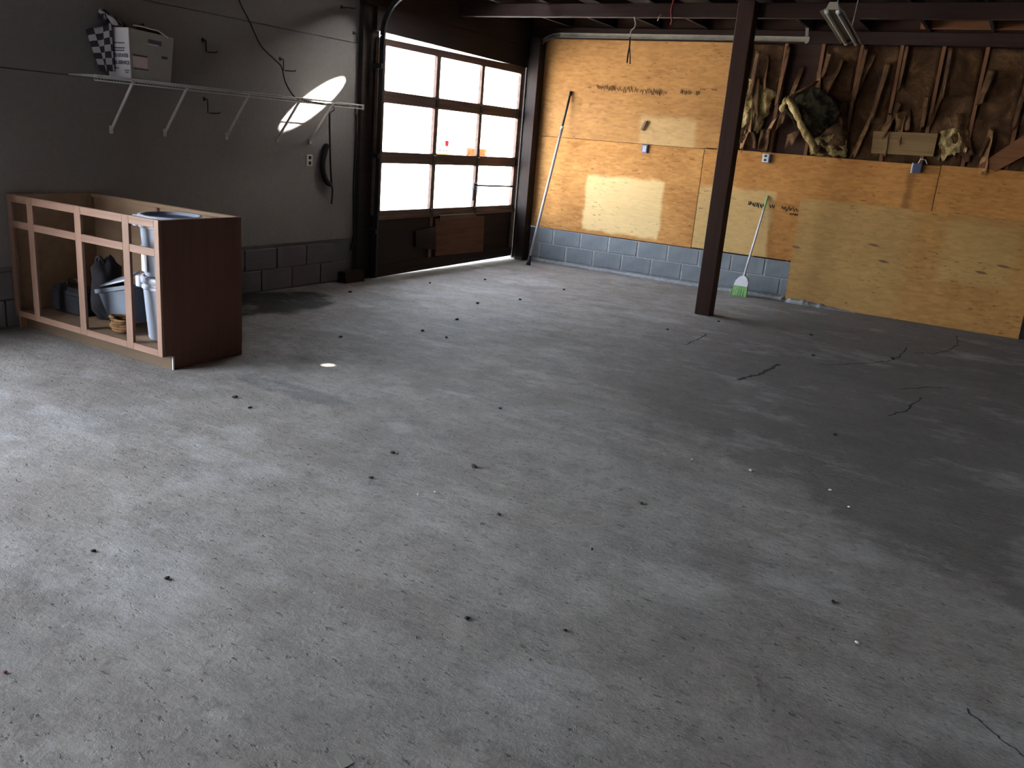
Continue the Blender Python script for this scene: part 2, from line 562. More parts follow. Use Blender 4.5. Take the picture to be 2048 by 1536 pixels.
LOC = {}


def par(o, p):
    o.parent = p
    o.matrix_parent_inverse = Matrix.Translation(-wloc(p))


def wloc(p):
    l = Vector(p.location)
    if p.name in LOC:
        return LOC[p.name]
    return l


def thing(name, loc, label, cat, group=None):
    o = bpy.data.objects.new(name, None)
    COL.objects.link(o)
    o.location = loc
    o.empty_display_size = 0.1
    LOC[o.name] = Vector(loc)
    return tag(o, label, cat, group)


def tag(o, label, cat, group=None):
    o['label'] = label
    o['category'] = cat
    if group:
        o['group'] = group
    return o


def struct(o, label=None):
    o['kind'] = 'structure'
    if label:
        o['label'] = label
    return o


def fbm(x, y, s=0.0):
    return noise.noise(Vector((x, y, s))) + 0.5 * noise.noise(Vector((2.1 * x, 2.1 * y, s + 9)))


# ------------------------------------------------------------------ the room shell
XF, YB, ZR = 12.5, -13.0, 3.30
XL = 0.12        # inner face of the left wall
floor = struct(MB().box(-0.02, XF, YB, 0.2, -0.12, 0.0).build('floor', 'concrete_floor'), 'worn grey concrete floor with oil stains and dust')

wl = MB()
wl.box(-0.10, XL - 0.012, -12.6, -8.35, 2.60, ZR).box(-0.10, XL - 0.012, YB, -12.6, 0, ZR)
wl.box(-0.10, XL - 0.012, -8.35, -3.37, 0, ZR).box(-0.10, XL - 0.012, -3.37, 0.2, 2.80, ZR)
wall_left = struct(wl.build('wall_left', 'block_painted'), 'dark painted wall with block base')
for (y0, y1) in ((-8.345, -3.365),):
    for (z0, z1) in ((0.449, 1.799), (1.804, 2.409), (2.414, ZR - 0.002)):
        MB().cbox(XL - 0.012, XL, y0, y1, z0, z1, 0.003).build('wall_sheet', 'painted_sheet', wall_left)
bl = MB().cbox(-0.06, 0.0, 0, 0.397, 0, 0.197, 0.006)
me_left = None
for r_, zz in enumerate((0.012, 0.219)):
    yy = -8.34 + (0.2 if r_ else 0)
    while yy < -3.75:
        if me_left is None:
            o = bl.build('block', 'block_painted', wall_left)
            me_left = o.data
        else:
            o = bpy.data.objects.new('block', me_left)
            COL.objects.link(o)
            par(o, wall_left)
        o.location = (XL + 0.004, yy, zz)
        yy += 0.407

# right wall: blocks below, strand board above, an open stud bay in the upper half
wr = MB()
wr.box(0.175, XF, 0.014, 0.2, 0, 0.46)
wr.box(0.175, XF, 0.105, 0.2, 0.46, ZR)
wr.box(0.0, 0.175, 0.105, 0.2, 2.80, ZR)
wall_right = struct(wr.build('wall_right', 'sheathing'), 'right wall of blocks, strand board and open studs')
me_b = None
for r_, zz in enumerate((0.055, 0.262)):
    xx = 0.18 + (0.205 if r_ else 0.0)
    while xx < 7.4:
        if me_b is None:
            o = MB().cbox(0, 0.396, 0, 0.09, 0, 0.197, 0.006).build('block', 'block_grey', wall_right)
            me_b = o.data
        else:
            o = bpy.data.objects.new('block', me_b)
            COL.objects.link(o)
            par(o, wall_right)
        o.location = (xx, 0.006 + random.uniform(-0.0015, 0.0015), zz)
        xx += 0.417
MB().box(0.18, 7.4, 0.012, 0.09, 0.0, 0.462).build('mortar_bed', 'mortar', wall_right)
# sloping mortar fillet at the foot of the blocks, and a crumbled ridge before the loose sheet
def fillet(xa, xb, nx, dfn, zfn, yb, name, parent):
    fz = MB()
    for i_ in range(nx + 1):
        x_ = xa + (xb - xa) * i_ / nx
        fz.v += [Vector((x_, yb, 0.0)), Vector((x_, yb - dfn(x_), 0.001)), Vector((x_, yb - 0.005, zfn(x_)))]
    for i_ in range(nx):
        for j_ in range(3):
            a_, b2 = i_ * 3 + j_, i_ * 3 + (j_ + 1) % 3
            fz.f.append((a_, b2, b2 + 3, a_ + 3))
    return fz.build(name, 'mortar', parent, True)


fillet(0.435, 4.0, 60, lambda x_: max(0.02, 0.06 + 0.03 * fbm(x_ * 2.3, 0.3) + 0.01 * fbm(x_ * 9, 4)), lambda x_: 0.05 + 0.008 * fbm(x_ * 4, 7), 0.01, 'mortar_fillet', wall_right)
fillet(3.99, 4.85, 60, lambda x_: max(0.01, (0.055 + 0.03 * fbm(x_ * 9, 4)) * min(1, (4.85 - x_) / 0.4) + 0.004),
       lambda x_: max(0.004, (0.055 + 0.03 * fbm(x_ * 14, 7)) * min(1, (4.9 - x_) / 0.6)), -0.086, 'rubble_ridge', floor)

sheet_u = MB().cbox(0.32, 3.10, -0.001, 0.011, 1.682, 2.905, 0.002).build('osb_sheet', 'osb_upper', wall_right)
sheet_a = MB().cbox(0.32, 2.757, -0.001, 0.011, 0.474, 1.678, 0.002).build('osb_sheet', 'osb_lower_a', wall_right)
sheet_b = MB().cbox(2.763, 5.40, -0.001, 0.011, 0.480, 1.700, 0.002).build('osb_sheet', 'osb_lower_b', wall_right)
sheet_c = MB().cbox(5.406, 7.84, -0.001, 0.011, 0.480, 1.712, 0.002).build('osb_sheet', 'osb_lower_c', wall_right)
sheet_d = MB().cbox(7.846, XF, -0.001, 0.011, 0.480, 2.905, 0.002).build('osb_sheet', 'osb_lower_c', wall_right)
MB().cbox(0.0, XF, -0.001, 0.100, 2.912, 3.045, 0.004).build('top_plate', 'dark_timber', wall_right)
st0 = None
for i in range(12):
    xs = 3.14 + i * 0.411
    if st0 is None:
        o = MB().cbox(-0.019, 0.019, 0.012, 0.104, 0.46, 2.911, 0.003).build('stud', 'stud_timber', wall_right)
        st0 = o.data
    else:
        o = bpy.data.objects.new('stud', st0)
        COL.objects.link(o)
        par(o, wall_right)
    o.location = (xs, 0, 0)
# block at the foot of the open bays, seen in the dark at the wall's far end
struct(MB().box(XF, XF + 0.2, YB, 0.2, 0, ZR).build('wall_side', 'interior_far'), 'plain wall out of view')
struct(MB().box(-0.1, XF + 0.2, YB - 0.2, YB, 0, ZR).build('wall_back', 'interior_far'), 'plain wall out of view')

# roof deck with two small gaps that let the sun in: the gaps are the lit spots carried back along the sunlight
HOLES = []


def roof_hole(outline):
    HOLES.append([(p + SUN_TRAVEL * ((ZR - p.z) / SUN_TRAVEL.z)).to_2d() for p in outline])


NH = 32
roof_hole([Vector((XL, -4.008, 1.782)) + Vector((0, 0.86, 0.51)) * 0.53 * math.cos(a_) + Vector((0, -0.51, 0.86)) * 0.112 * math.sin(a_)
           for a_ in [2 * math.pi * i / NH for i in range(NH)]])
roof_hole([Vector((2.33 + 0.035 * math.cos(a_), -6.156 + 0.035 * math.sin(a_), 0)) for a_ in [2 * math.pi * i / NH for i in range(NH)]])
rf = MB()
y0r, y1r = YB - 0.3, 0.6
boxes = [(min(p.x for p in h), max(p.x for p in h), min(p.y for p in h), max(p.y for p in h)) for h in HOLES]
xs = [-0.6]
for b_ in boxes:
    xs += [b_[0], b_[1]]
xs += [XF + 0.3]
for i in range(len(xs) - 1):
    if i % 2 == 0:
        rf.box(xs[i], xs[i + 1], y0r, y1r, ZR, ZR + 0.02)
        continue
    k_ = (i - 1) // 2
    hx0, hx1, hy0, hy1 = boxes[k_]
    rf.box(hx0, hx1, y0r, hy0, ZR, ZR + 0.02)
    rf.box(hx0, hx1, hy1, y1r, ZR, ZR + 0.02)
    # fill between the outline and its rectangle with thin strips across
    NS = 40
    for q_ in range(NS):
        xa, xb = hx0 + (hx1 - hx0) * q_ / NS, hx0 + (hx1 - hx0) * (q_ + 1) / NS
        xm = (xa + xb) / 2
        ys = []
        H_ = HOLES[k_]
        for a_ in range(NH):
            p, p2 = H_[a_], H_[(a_ + 1) % NH]
            if (p.x - xm) * (p2.x - xm) < 0:
                ys.append(p.y + (p2.y - p.y) * (xm - p.x) / (p2.x - p.x))
        if len(ys) >= 2:
            rf.box(xa, xb, hy0, min(ys), ZR, ZR + 0.02)
            rf.box(xa, xb, max(ys), hy1, ZR, ZR + 0.02)
        else:
            rf.box(xa, xb, hy0, hy1, ZR, ZR + 0.02)
ceiling = struct(rf.build('ceiling', 'roof_board'), 'dark board roof deck over open joists')
# joists over the top plate, running away from the right wall
j0 = None
for i in range(20):
    if j0 is None:
        o = MB().cbox(-0.019, 0.019, YB, 0.10, 3.06, 3.20, 0.003).build('joist', 'dark_timber_y', ceiling)
        j0 = o.data
    else:
        o = bpy.data.objects.new('joist', j0)
        COL.objects.link(o)
        par(o, ceiling)
    o.location = (0.13 + i * 0.61, 0, 0)
MB().cbox(0.0, XF, -1.70, -1.62, 2.925, 3.058, 0.004).build('beam', 'dark_timber', ceiling)
MB().cbox(4.93, 8.6, -0.06, -0.022, 3.068, 3.225, 0.003).build('blocking_board', 'orange_board', ceiling)
MB().cbox(0.0, XF, -9.0, -8.9, 2.93, 3.058, 0.004).build('beam', 'dark_timber', ceiling)

# ------------------------------------------------------------------ garage door
DX = 0.21
door = struct(bpy.data.objects.new('door_1', None), 'brown sectional garage door with nine window panes')
COL.objects.link(door)
LOC[door.name] = Vector((0, 0, 0))
COLS = [(-3.04, -2.115), (-2.045, -1.165), (-1.105, -0.215)]
Y0, Y1 = -3.155, -0.115
SEC = [(1.933, 2.505, 1.994, 2.441), (1.305, 1.9325, 1.367, 1.873), (0.692, 1.3045, 0.737, 1.247)]


def frame_ring(mb, y0, y1, z0, z1, py0, py1, pz0, pz1, x0, x1):
    pass


for si, (z0, z1, p0, p1) in enumerate(SEC):
    m = MB()
    zt = z1
    lo = [(DX - 0.04, Y0, p1), (DX, Y0, p1), (DX, Y1, p1), (DX - 0.04, Y1, p1)]
    rise = 0.03 if si == 0 else 0.0
    hi = [(DX - 0.04, Y0, zt), (DX, Y0, zt), (DX, Y1, zt + rise), (DX - 0.04, Y1, zt + rise)]
    m.hexa(lo, hi)
    m.box(DX - 0.04, DX, Y0, Y1, z0, p0)
    m.box(DX - 0.04, DX, Y0, COLS[0][0], p0, p1)
    m.box(DX - 0.04, DX, COLS[0][1], COLS[1][0], p0, p1)
    m.box(DX - 0.04, DX, COLS[1][1], COLS[2][0], p0, p1)
    m.box(DX - 0.04, DX, COLS[2][1], Y1, p0, p1)
    # rounded corners of the openings
    for (a, b_) in COLS:
        for (yy, sy) in ((a, 1), (b_, -1)):
            for (zz, sz) in ((p0, 1), (p1, -1)):
                r_ = 0.022
                pts = [(yy, zz)] + [(yy + sy * (r_ - r_ * math.sin(t_)), zz + sz * (r_ - r_ * math.cos(t_))) for t_ in [k_ * math.pi / 8 for k_ in range(5)]]
                n_ = len(pts)
                m.add([(DX - 0.038, p[0], p[1]) for p in pts] + [(DX - 0.002, p[0], p[1]) for p in pts],
                      [tuple(range(n_))[::-1], tuple(range(n_, 2 * n_))] + [(j, (j + 1) % n_, n_ + (j + 1) % n_, n_ + j) for j in range(n_)])
    sec = m.build('door_section', 'door_timber', door)
    for (a, b_) in COLS:
        MB().box(DX - 0.024, DX - 0.020, a - 0.004, b_ + 0.004, p0 - 0.004, p1 + 0.004).build('pane', 'thin_glass', sec)
    for hy in (Y0 + 0.05, -2.08, -1.135, Y1 - 0.05):
        MB().cbox(DX, DX + 0.012, hy - 0.03, hy + 0.03, z0 - 0.05, z0 + 0.045, 0.003).build('hinge', 'dark_steel', sec)
# the lowest section is solid, a little clear of the floor on one side
m = MB()
m.hexa([(DX - 0.04, Y0, 0.003), (DX, Y0, 0.003), (DX, Y1, 0.036), (DX - 0.04, Y1, 0.036)],
       [(DX - 0.04, Y0, 0.691), (DX, Y0, 0.691), (DX, Y1, 0.691), (DX - 0.04, Y1, 0.691)])
low = m.build('door_section', 'dark_timber_y', door)
for (a, b_) in ((Y0, Y0 + 0.09), (-2.11, -2.05), (-1.165, -1.105), (Y1 - 0.09, Y1)):
    MB().cbox(DX, DX + 0.010, a, b_, 0.16, 0.64, 0.003).build('stile', 'door_timber', low)
MB().cbox(DX, DX + 0.012, Y0, Y1, 0.64, 0.69, 0.003).build('rail', 'door_timber', low)
MB().cbox(DX, DX + 0.010, Y0, Y1, 0.065, 0.16, 0.003).build('rail', 'dark_timber_y', low)


def onDoor(u, v, x_=DX):
    p = W(u, v, 0, x_)
    return (p.y, p.z)


def door_board(pts, x0, x1, mat, name='patch_board'):
    q = [onDoor(*p, x1) for p in pts]
    return MB().hexa([(x0, *a) for a in q], [(x1, *a) for a in q]).build(name, mat, low)


door_board([(871, 438), (969, 432), (966, 503), (872, 512)], DX + 0.012, DX + 0.034, 'patch_ply')
door_board([(832, 462), (873, 452), (873, 500), (832, 494)], DX + 0.012, DX + 0.030, 'dark_timber_y')
door_board([(880, 431), (950, 427), (950, 434), (880, 442)], DX + 0.012, DX + 0.045, 'door_timber')
# latch bar and its bracket on the right mullion
lb = MB()
a = onDoor(952, 371, DX + 0.03)
b_ = onDoor(1030, 373, DX + 0.03)
lb.bar((DX + 0.03, *a), (DX + 0.03, *b_), 0.012, 0.022)
lb.build('latch_bar', 'dark_steel', door)
m = MB().cbox(DX, DX + 0.035, a[0] - 0.045, a[0] + 0.035, a[1] - 0.05, a[1] + 0.03, 0.006)
m.cbox(DX, DX + 0.022, a[0] - 0.035, a[0] + 0.012, a[1] - 0.19, a[1] - 0.045, 0.005)
m.tube([(DX + 0.03, a[0] - 0.02, a[1] - 0.01), (DX + 0.06, a[0] - 0.02, a[1] - 0.01), (DX + 0.065, a[0] - 0.02, a[1] - 0.09)], 0.008)
m.build('latch_bracket', 'dark_steel', door)

# timber jambs and header round the door
struct(MB().cbox(0.0, 0.168, -3.36, -3.10, 0, 3.055, 0.004).build('trim_1', 'dark_timber_y'), 'dark door jamb beside painted wall')
struct(MB().cbox(0.172, 0.30, -0.06, -0.004, 0, 2.91, 0.004).cbox(0.301, 0.43, -0.17, -0.004, 0, 2.90, 0.004).build('trim_2', 'dark_timber_y'), 'dark door jamb in the corner, deepened to shade the board')  # outer post added past the track so its shade falls on the board
m = MB()
m.hexa([(DX - 0.045, -3.19, 2.566), (DX - 0.005, -3.19, 2.566), (DX - 0.005, -0.06, 2.530), (DX - 0.045, -0.06, 2.530)],
       [(DX - 0.045, -3.19, 2.80), (DX - 0.005, -3.19, 2.80), (DX - 0.005, -0.06, 2.80), (DX - 0.045, -0.06, 2.80)])
m.box(DX - 0.045, DX - 0.005, -3.36, -0.004, 2.803, 3.055)
hd = struct(m.build('trim_3', 'dark_timber_y'), 'dark header boards over the garage door')
MB().box(0.0, DX - 0.046, -3.16, -0.065, 2.80, 3.055).build('header_core', 'dark_timber_y', hd)


# door tracks
def track(name, y, label):
    t_ = thing(name, (0.26, y, 0.0), label, 'door track')
    pts = [(0.26, y, 0.02), (0.26, y, 2.52)]
    cx, cz, r_ = 0.26 + 0.42, 2.52, 0.42
    arc = [(cx - r_ * math.cos(a), y, cz + r_ * math.sin(a)) for a in [i_ * math.pi / 16 for i_ in range(1, 9)]]
    xe = 3.82

    mt = 'shaded_track_steel' if y > -1 else 'dark_steel'  # right track's vertical and curve: shade painted as darker steel

    def chan(pl, nm, mt=mt):
        m_ = MB()
        # C channel: web plus two lips along the path
        for (off, w_, h_) in ((0.0, 0.004, 0.052), (0.024, 0.028, 0.004), (-0.024, 0.028, 0.004)):
            for i_ in range(len(pl) - 1):
                a_, b2 = Vector(pl[i_]), Vector(pl[i_ + 1])
                d_ = (b2 - a_).normalized()
                s_ = Vector((0, 1, 0))
                n_ = d_.cross(s_).normalized()
                sh = n_ * off + s_ * (0.0 if off == 0 else (-0.013 if y > -1 else 0.013))
                c_ = lambda p: [p + sh - s_ * w_ / 2 - n_ * h_ / 2, p + sh + s_ * w_ / 2 - n_ * h_ / 2,
                                p + sh + s_ * w_ / 2 + n_ * h_ / 2, p + sh - s_ * w_ / 2 + n_ * h_ / 2]
                m_.hexa(c_(a_), c_(b2))
        return m_.build(nm, mt, t_)
    chan(pts, 'vertical_track')
    chan([pts[1]] + arc, 'curved_track')
    chan([arc[-1], (xe, y, 2.94)], 'horizontal_track', 'galvanised' if y > -1 else mt)  # lit run of the right track gets the lighter steel
    for zz in (0.5, 1.3, 2.2):
        yj = -0.062 if y > -1 else -3.20
        MB().cbox(0.231 if y > -1 else 0.169, 0.285, min(y, yj), max(y, yj), zz, zz + 0.05, 0.002).build('track_bracket', mt, t_)
    MB().bar((xe - 0.03, y + 0.012, 2.90), (xe - 0.06, y + 0.012, 3.20), 0.004, 0.035).build('hanger_strap', 'galvanised', t_)
    return t_


track('door_track', -0.105, 'grey metal garage door track running along the strand board wall')
track('door_track', -3.175, 'grey metal garage door track beside the jamb on the painted wall')

# ------------------------------------------------------------------ support post
p1, p2 = W(1396, 625, 2, 0), W(1427.5, 629, 2, 0)
post = MB().cbox(3.51, 3.672, -1.86, -1.702, 0, 3.058, 0.006).build('support_post', 'dark_timber_z')
tag(post, 'dark brown square timber post standing on the concrete under the beam', 'post')

# ------------------------------------------------------------------ stud bays: insulation
def crumple(corners, nu, nv, amp, seed, thick, name, mat, freq=3.0, fold=None, kind=None, ragged=0.0):
    A, B, C_, D_ = [Vector(p) for p in corners]      # (0,0) (1,0) (1,1) (0,1)

    def fn(u, v):
        if ragged:
            rg = ragged * fbm(u * 7 + seed, seed * 3.1)
            v2 = v * (1 + rg)
            rg2 = ragged * 0.7 * fbm(v * 6 + seed * 2, seed)
            u2 = u + (u - 0.5) * rg2
        else:
            u2, v2 = u, v
        p = A.lerp(B, u2).lerp(D_.lerp(C_, u2), v2)
        n_ = fbm(p.x * freq * 2.2 + seed, p.z * freq + seed * 1.7, seed)
        p = p + Vector((0.25 * amp * fbm(p.z * freq + seed * 5, p.x * freq, seed + 3), -amp * n_, 0))
        if fold:
            p = p + Vector(fold(u, v))
        p.y = min(p.y, 0.100 - thick)
        return p
    return MB().sheet(fn, nu, nv, thick, (0, -1, 0)).build(name, mat, wall_right, True)


bays = [3.14 + i * 0.411 for i in range(12)]
for i in range(len(bays) - 1):
    a, b_ = bays[i] + 0.021, bays[i + 1] - 0.021
    if i == 1:
        continue                       # this bay shows bare sheathing
    zlo = 2.30 if i == 0 else 1.60
    crumple([(a, 0.045, 2.90), (b_, 0.045, 2.90), (b_, 0.05, zlo), (a, 0.05, zlo)], 8, 24, 0.035, 3.3 * i + 1, 0.012,
            'insulation_batt', 'kraft_paper', 3.2)
# exposed yellow glass wool, torn from the paper
crumple([(3.165, 0.02, 2.52), (3.50, 0.03, 2.38), (3.40, 0.0, 1.94), (3.10, -0.01, 1.96)], 18, 22, 0.07, 21, 0.05, 'glass_wool', 'fibreglass', 5, ragged=0.30)
crumple([(3.10, -0.02, 1.95), (3.36, 0.02, 1.93), (3.40, 0.0, 1.74), (3.16, -0.03, 1.78)], 10, 10, 0.07, 27, 0.03, 'glass_wool', 'kraft_paper', 6, ragged=0.2)
crumple([(3.40, 0.00, 1.95), (3.53, 0.0, 1.97), (3.53, -0.02, 1.72), (3.42, -0.02, 1.70)], 8, 10, 0.06, 31, 0.02, 'torn_paper', 'kraft_paper', 6, ragged=0.2)


# the large batt peeled forward: dark inner face, cream broken edge
def on(u, v, y_):
    return W(u, v, 1, y_)


A = on(1565, 212, -0.06)
B = on(1638, 166, 0.02)
C_ = on(1694, 226, -0.10)
D_ = on(1622, 288, -0.22)


def disc(u, v):
    """square parameters to a lumpy round patch"""
    a_, b2 = 2 * u - 1, 2 * v - 1
    q_ = max(1e-6, math.sqrt(a_ * a_ + b2 * b2))
    m_ = max(abs(a_), abs(b2))
    k_ = (m_ / q_) * 0.55 + 0.45
    return 0.5 + a_ * k_ * 0.5, 0.5 + b2 * k_ * 0.5


def flap(u, v):
    u, v = disc(u, v)
    ed = 1 + 0.10 * fbm(math.atan2(v - 0.5, u - 0.5) * 2.2, 1.0, 4)
    u, v = 0.5 + (u - 0.5) * ed, 0.5 + (v - 0.5) * ed
    p = A.lerp(B, u).lerp(D_.lerp(C_, u), v)
    p = p + Vector((0, -0.13 * math.sin(math.pi * max(0, min(1, v))) * (1 - 0.4 * u), 0))
    p += Vector((0.02 * fbm(u * 4, v * 4, 2), 0.05 * fbm(u * 5, v * 5, 5), 0.025 * fbm(u * 4, v * 5, 8)))
    return p


MB().sheet(flap, 22, 22, 0.02, (0.2, -1, 0.2)).build('peeled_batt', 'fibreglass_dirty', wall_right, True)
# the paper of the same batt sagging below it
crumple([on(1600, 212, -0.02), on(1694, 205, 0.0), on(1696, 300, -0.04), on(1632, 305, -0.08)], 16, 18, 0.06, 71, 0.012, 'torn_paper', 'kraft_paper', 5, ragged=0.15)


def strip(pts, w, seed, mat, name, r=0.02, n=24):
    """a ragged roll of glass wool along a path"""
    P_ = [Vector(p) for p in pts]
    path, rad = [], []
    for i_ in range(n + 1):
        t_ = i_ / n * (len(P_) - 1)
        k_ = min(int(t_), len(P_) - 2)
        p = P_[k_].lerp(P_[k_ + 1], t_ - k_)
        path.append(p + Vector((0.012 * fbm(i_ * 0.7, seed), 0.012 * fbm(i_ * 0.7, seed + 4), 0.012 * fbm(i_ * 0.7, seed + 8))))
        rad.append(w * (0.8 + 0.6 * fbm(i_ * 0.9, seed + 2)) + 0.004)
    rad[0] = rad[-1] = 0.004
    return MB().tube(path, rad, 9).build(name, mat, wall_right, True)


strip([on(1562, 225, -0.12), on(1570, 203, -0.16), on(1578, 200, -0.19), on(1592, 225, -0.26), on(1606, 258, -0.29), on(1626, 290, -0.26), on(1634, 306, -0.14)],
      0.042, 3, 'fibreglass', 'glass_wool_edge')
strip([on(1574, 195, -0.07), on(1600, 182, -0.05), on(1636, 162, 0.0)], 0.012, 5, 'kraft_paper', 'glass_wool_edge')
crumple([on(1618, 282, -0.12), on(1690, 262, -0.02), on(1694, 312, -0.03), on(1620, 310, -0.05)], 14, 10, 0.05, 41, 0.03, 'glass_wool', 'fibreglass', 6, ragged=0.15)
crumple([on(1634, 262, -0.05), on(1688, 240, -0.04), on(1690, 290, -0.05), on(1645, 292, -0.09)], 12, 10, 0.04, 43, 0.01, 'torn_paper', 'kraft_paper', 5, ragged=0.1)
crumple([on(1562, 222, -0.05), on(1576, 215, -0.06), on(1566, 248, -0.06), on(1552, 258, -0.05)], 5, 8, 0.03, 45, 0.008, 'torn_paper', 'kraft_paper', 6, ragged=0.15)
crumple([on(1575, 270, 0.03), on(1605, 255, 0.0), on(1585, 290, -0.01), on(1570, 300, 0.02)], 6, 8, 0.04, 47, 0.008, 'torn_paper', 'kraft_paper', 6, ragged=0.2)
# right-hand cluster under the nailed board
crumple([on(1880, 262, 0.02), on(1915, 255, -0.02), on(1932, 300, -0.02), on(1876, 322, 0.0)], 12, 12, 0.06, 51, 0.03, 'glass_wool', 'fibreglass', 7, ragged=0.2)
crumple([on(1895, 230, 0.02), on(1935, 225, 0.02), on(1948, 318, -0.01), on(1912, 320, -0.01)], 10, 12, 0.06, 53, 0.012, 'torn_paper', 'kraft_paper', 6, ragged=0.15)
crumple([on(1792, 228, -0.01), on(1822, 216, 0.0), on(1820, 262, -0.03), on(1790, 262, -0.03)], 7, 8, 0.05, 55, 0.012, 'torn_paper', 'kraft_paper', 6, ragged=0.12)
# ragged paper edges left stapled to the studs
for j, (u0, v0, u1, v1, w_) in enumerate(((1573, 92, 1548, 212, 8), (1729, 96, 1705, 204, 7), (1772, 124, 1738, 240, 10), (1812, 90, 1793, 182, 7),
                                          (1977, 138, 1952, 210, 14), (1655, 104, 1640, 158, 9), (1898, 95, 1880, 200, 8), (2040, 190, 2022, 262, 9),
                                          (1512, 100, 1494, 200, 8), (1560, 170, 1540, 262, 7), (1776, 225, 1762, 318, 10), (1850, 190, 1838, 262, 9))):
    y_ = 0.004
    crumple([on(u0, v0, y_), on(u0 + w_, v0 + 4, y_ - 0.03), on(u1 + w_, v1 - 6, y_ - 0.05), on(u1, v1, y_)], 4, 14, 0.022, 60 + j * 2.3, 0.006,
            'torn_paper', 'kraft_paper', 5, ragged=0.12)
rt = random.Random(12)
for j in range(26):
    xs_ = rt.choice(bays[:9]) + rt.uniform(-0.03, 0.22)
    z1_ = rt.uniform(2.05, 2.85)
    ln = rt.uniform(0.18, 0.5)
    w_ = rt.uniform(0.03, 0.10)
    sl = rt.uniform(-0.16, 0.06)
    yb_ = rt.uniform(-0.03, 0.02)
    crumple([(xs_, 0.02, z1_), (xs_ + w_ * 0.6, yb_, z1_ - 0.03), (xs_ + w_ + sl, yb_ - 0.03, z1_ - ln), (xs_ + sl, 0.015, z1_ - ln * 0.9)], 4, 10, 0.03, 90 + j * 1.7, 0.005,
            'torn_paper', 'kraft_lit' if j % 3 == 0 else 'kraft_paper', 6, ragged=0.25)  # every third strip is painted in the lit tone
# short board nailed across the studs, and the diagonal brace
q = [on(1747, 262, -0.03), on(1876, 267, -0.03), on(1866, 313, -0.03), on(1742, 306, -0.03)]
MB().hexa([(p.x, -0.03, p.z) for p in q], [(p.x, 0.010, p.z) for p in q]).build('nailed_board', 'pale_board', wall_right)
q = [on(1952, 334, -0.03), on(1993, 342, -0.03), on(2140, 262, -0.03), on(2110, 228, -0.03)]
MB().hexa([(p.x, -0.03, p.z) for p in q], [(p.x, 0.010, p.z) for p in q]).build('diagonal_brace', 'orange_board', wall_right)

# ------------------------------------------------------------------ loose strand board sheet standing on the floor
fs = MB().hexa([(4.03, -0.085, 0.008), (6.50, -0.085, 0.002), (6.50, -0.073, 0.002), (4.03, -0.073, 0.008)],
               [(4.00, -0.018, 1.222), (6.47, -0.018, 1.222), (6.47, -0.006, 1.222), (4.00, -0.006, 1.222)])
fs = fs.build('strand_board_sheet', 'osb_front')
tag(fs, 'loose strand board sheet standing on its long edge against the wall, covering the blocks', 'board')
# dust ridge at its foot
# handwriting, unreadable scrawl on the boards
def scrawl(u0, v0, u1, v1, n, seed, parent, amp=5.0, name='handwriting', mat='ink', gap=0.45):
    rnd = random.Random(seed)
    m_ = MB()
    for i_ in range(n):
        t0, t1 = i_ / n, (i_ + 0.86) / n
        if rnd.random() < gap * 0.5:
            continue
        pts = []
        K = 7
        ph = rnd.uniform(0, 6)
        for j_ in range(K):
            t_ = t0 + (t1 - t0) * j_ / (K - 1)
            uu = u0 + (u1 - u0) * t_ + rnd.uniform(-0.8, 0.8)
            vv = v0 + (v1 - v0) * t_ + amp * math.sin(ph + j_ * 1.9) * rnd.uniform(0.35, 1.0)
            p = W(uu, vv, 1, -0.0022)
            pts.append(p)
        m_.tube(pts, 0.0042, 4)
    return m_.build(name, mat, parent)


scrawl(1186, 173, 1232, 177, 6, 1, sheet_u, 7, mat='pencil')
scrawl(1222, 177, 1290, 182, 6, 2, sheet_u, 8, mat='pencil')
scrawl(1290, 182, 1335, 186, 5, 3, sheet_u, 8, mat='pencil')
scrawl(1360, 184, 1400, 186, 5, 4, sheet_u, 8, mat='pencil')
scrawl(1302, 188, 1318, 190, 2, 5, sheet_u, 2, mat='pencil')
scrawl(1400, 178, 1436, 180, 3, 6, sheet_u, 2, mat='pencil')
scrawl(1496, 407, 1528, 412, 4, 7, sheet_b, 8)
scrawl(1540, 412, 1608, 422, 6, 8, sheet_b, 7)
scrawl(1580, 428, 1606, 430, 3, 9, sheet_b, 3)
# gouge marks in the loose board
for j, (u, v) in enumerate(((1590, 494), (1745, 490), (1765, 523), (2005, 533), (1960, 545))):
    p = W(u, v, 1, -0.06)
    yy = -0.085 + (p.z / 1.22) * 0.067
    MB().sheet(lambda a, b: (p.x + (a - 0.5) * (0.10 + 0.03 * j % 0.05) + 0.02 * b, yy - 0.0012, p.z + (b - 0.5) * 0.028 * (1 - abs(2 * a - 1) ** 2) - 0.02 * (a - 0.5)),
               6, 2, 0.0006, (0, -1, 0)).build('gouge_mark', 'pencil', fs)

# electrical boxes on the right wall
t = thing('junction_box', W(1290, 298, 1, 0), 'small blue plastic electrical box under the strand board seam', 'electrical box')
c0 = W(1290.5, 297, 1, -0.01)
MB().cbox(c0.x - 0.038, c0.x + 0.038, -0.030, -0.001, c0.z - 0.055, c0.z + 0.05, 0.004).build('box_body', 'box_blue', t)
MB().cbox(c0.x - 0.026, c0.x + 0.026, -0.036, -0.030, c0.z - 0.042, c0.z + 0.036, 0.002).build('box_front', 'box_front', t)
t = thing('power_outlet', W(1533, 316, 1, 0), 'grey duplex power outlet at the top edge of the strand board by torn insulation', 'outlet')
c0 = W(1533, 316, 1, -0.02)
MB().cbox(c0.x - 0.045, c0.x + 0.05, -0.045, -0.001, c0.z - 0.055, c0.z + 0.05, 0.008).build('box_body', 'box_blue', t)
MB().cbox(c0.x - 0.042, c0.x + 0.034, -0.052, -0.045, c0.z - 0.05, c0.z + 0.046, 0.003).build('face_plate', 'outlet_face', t)
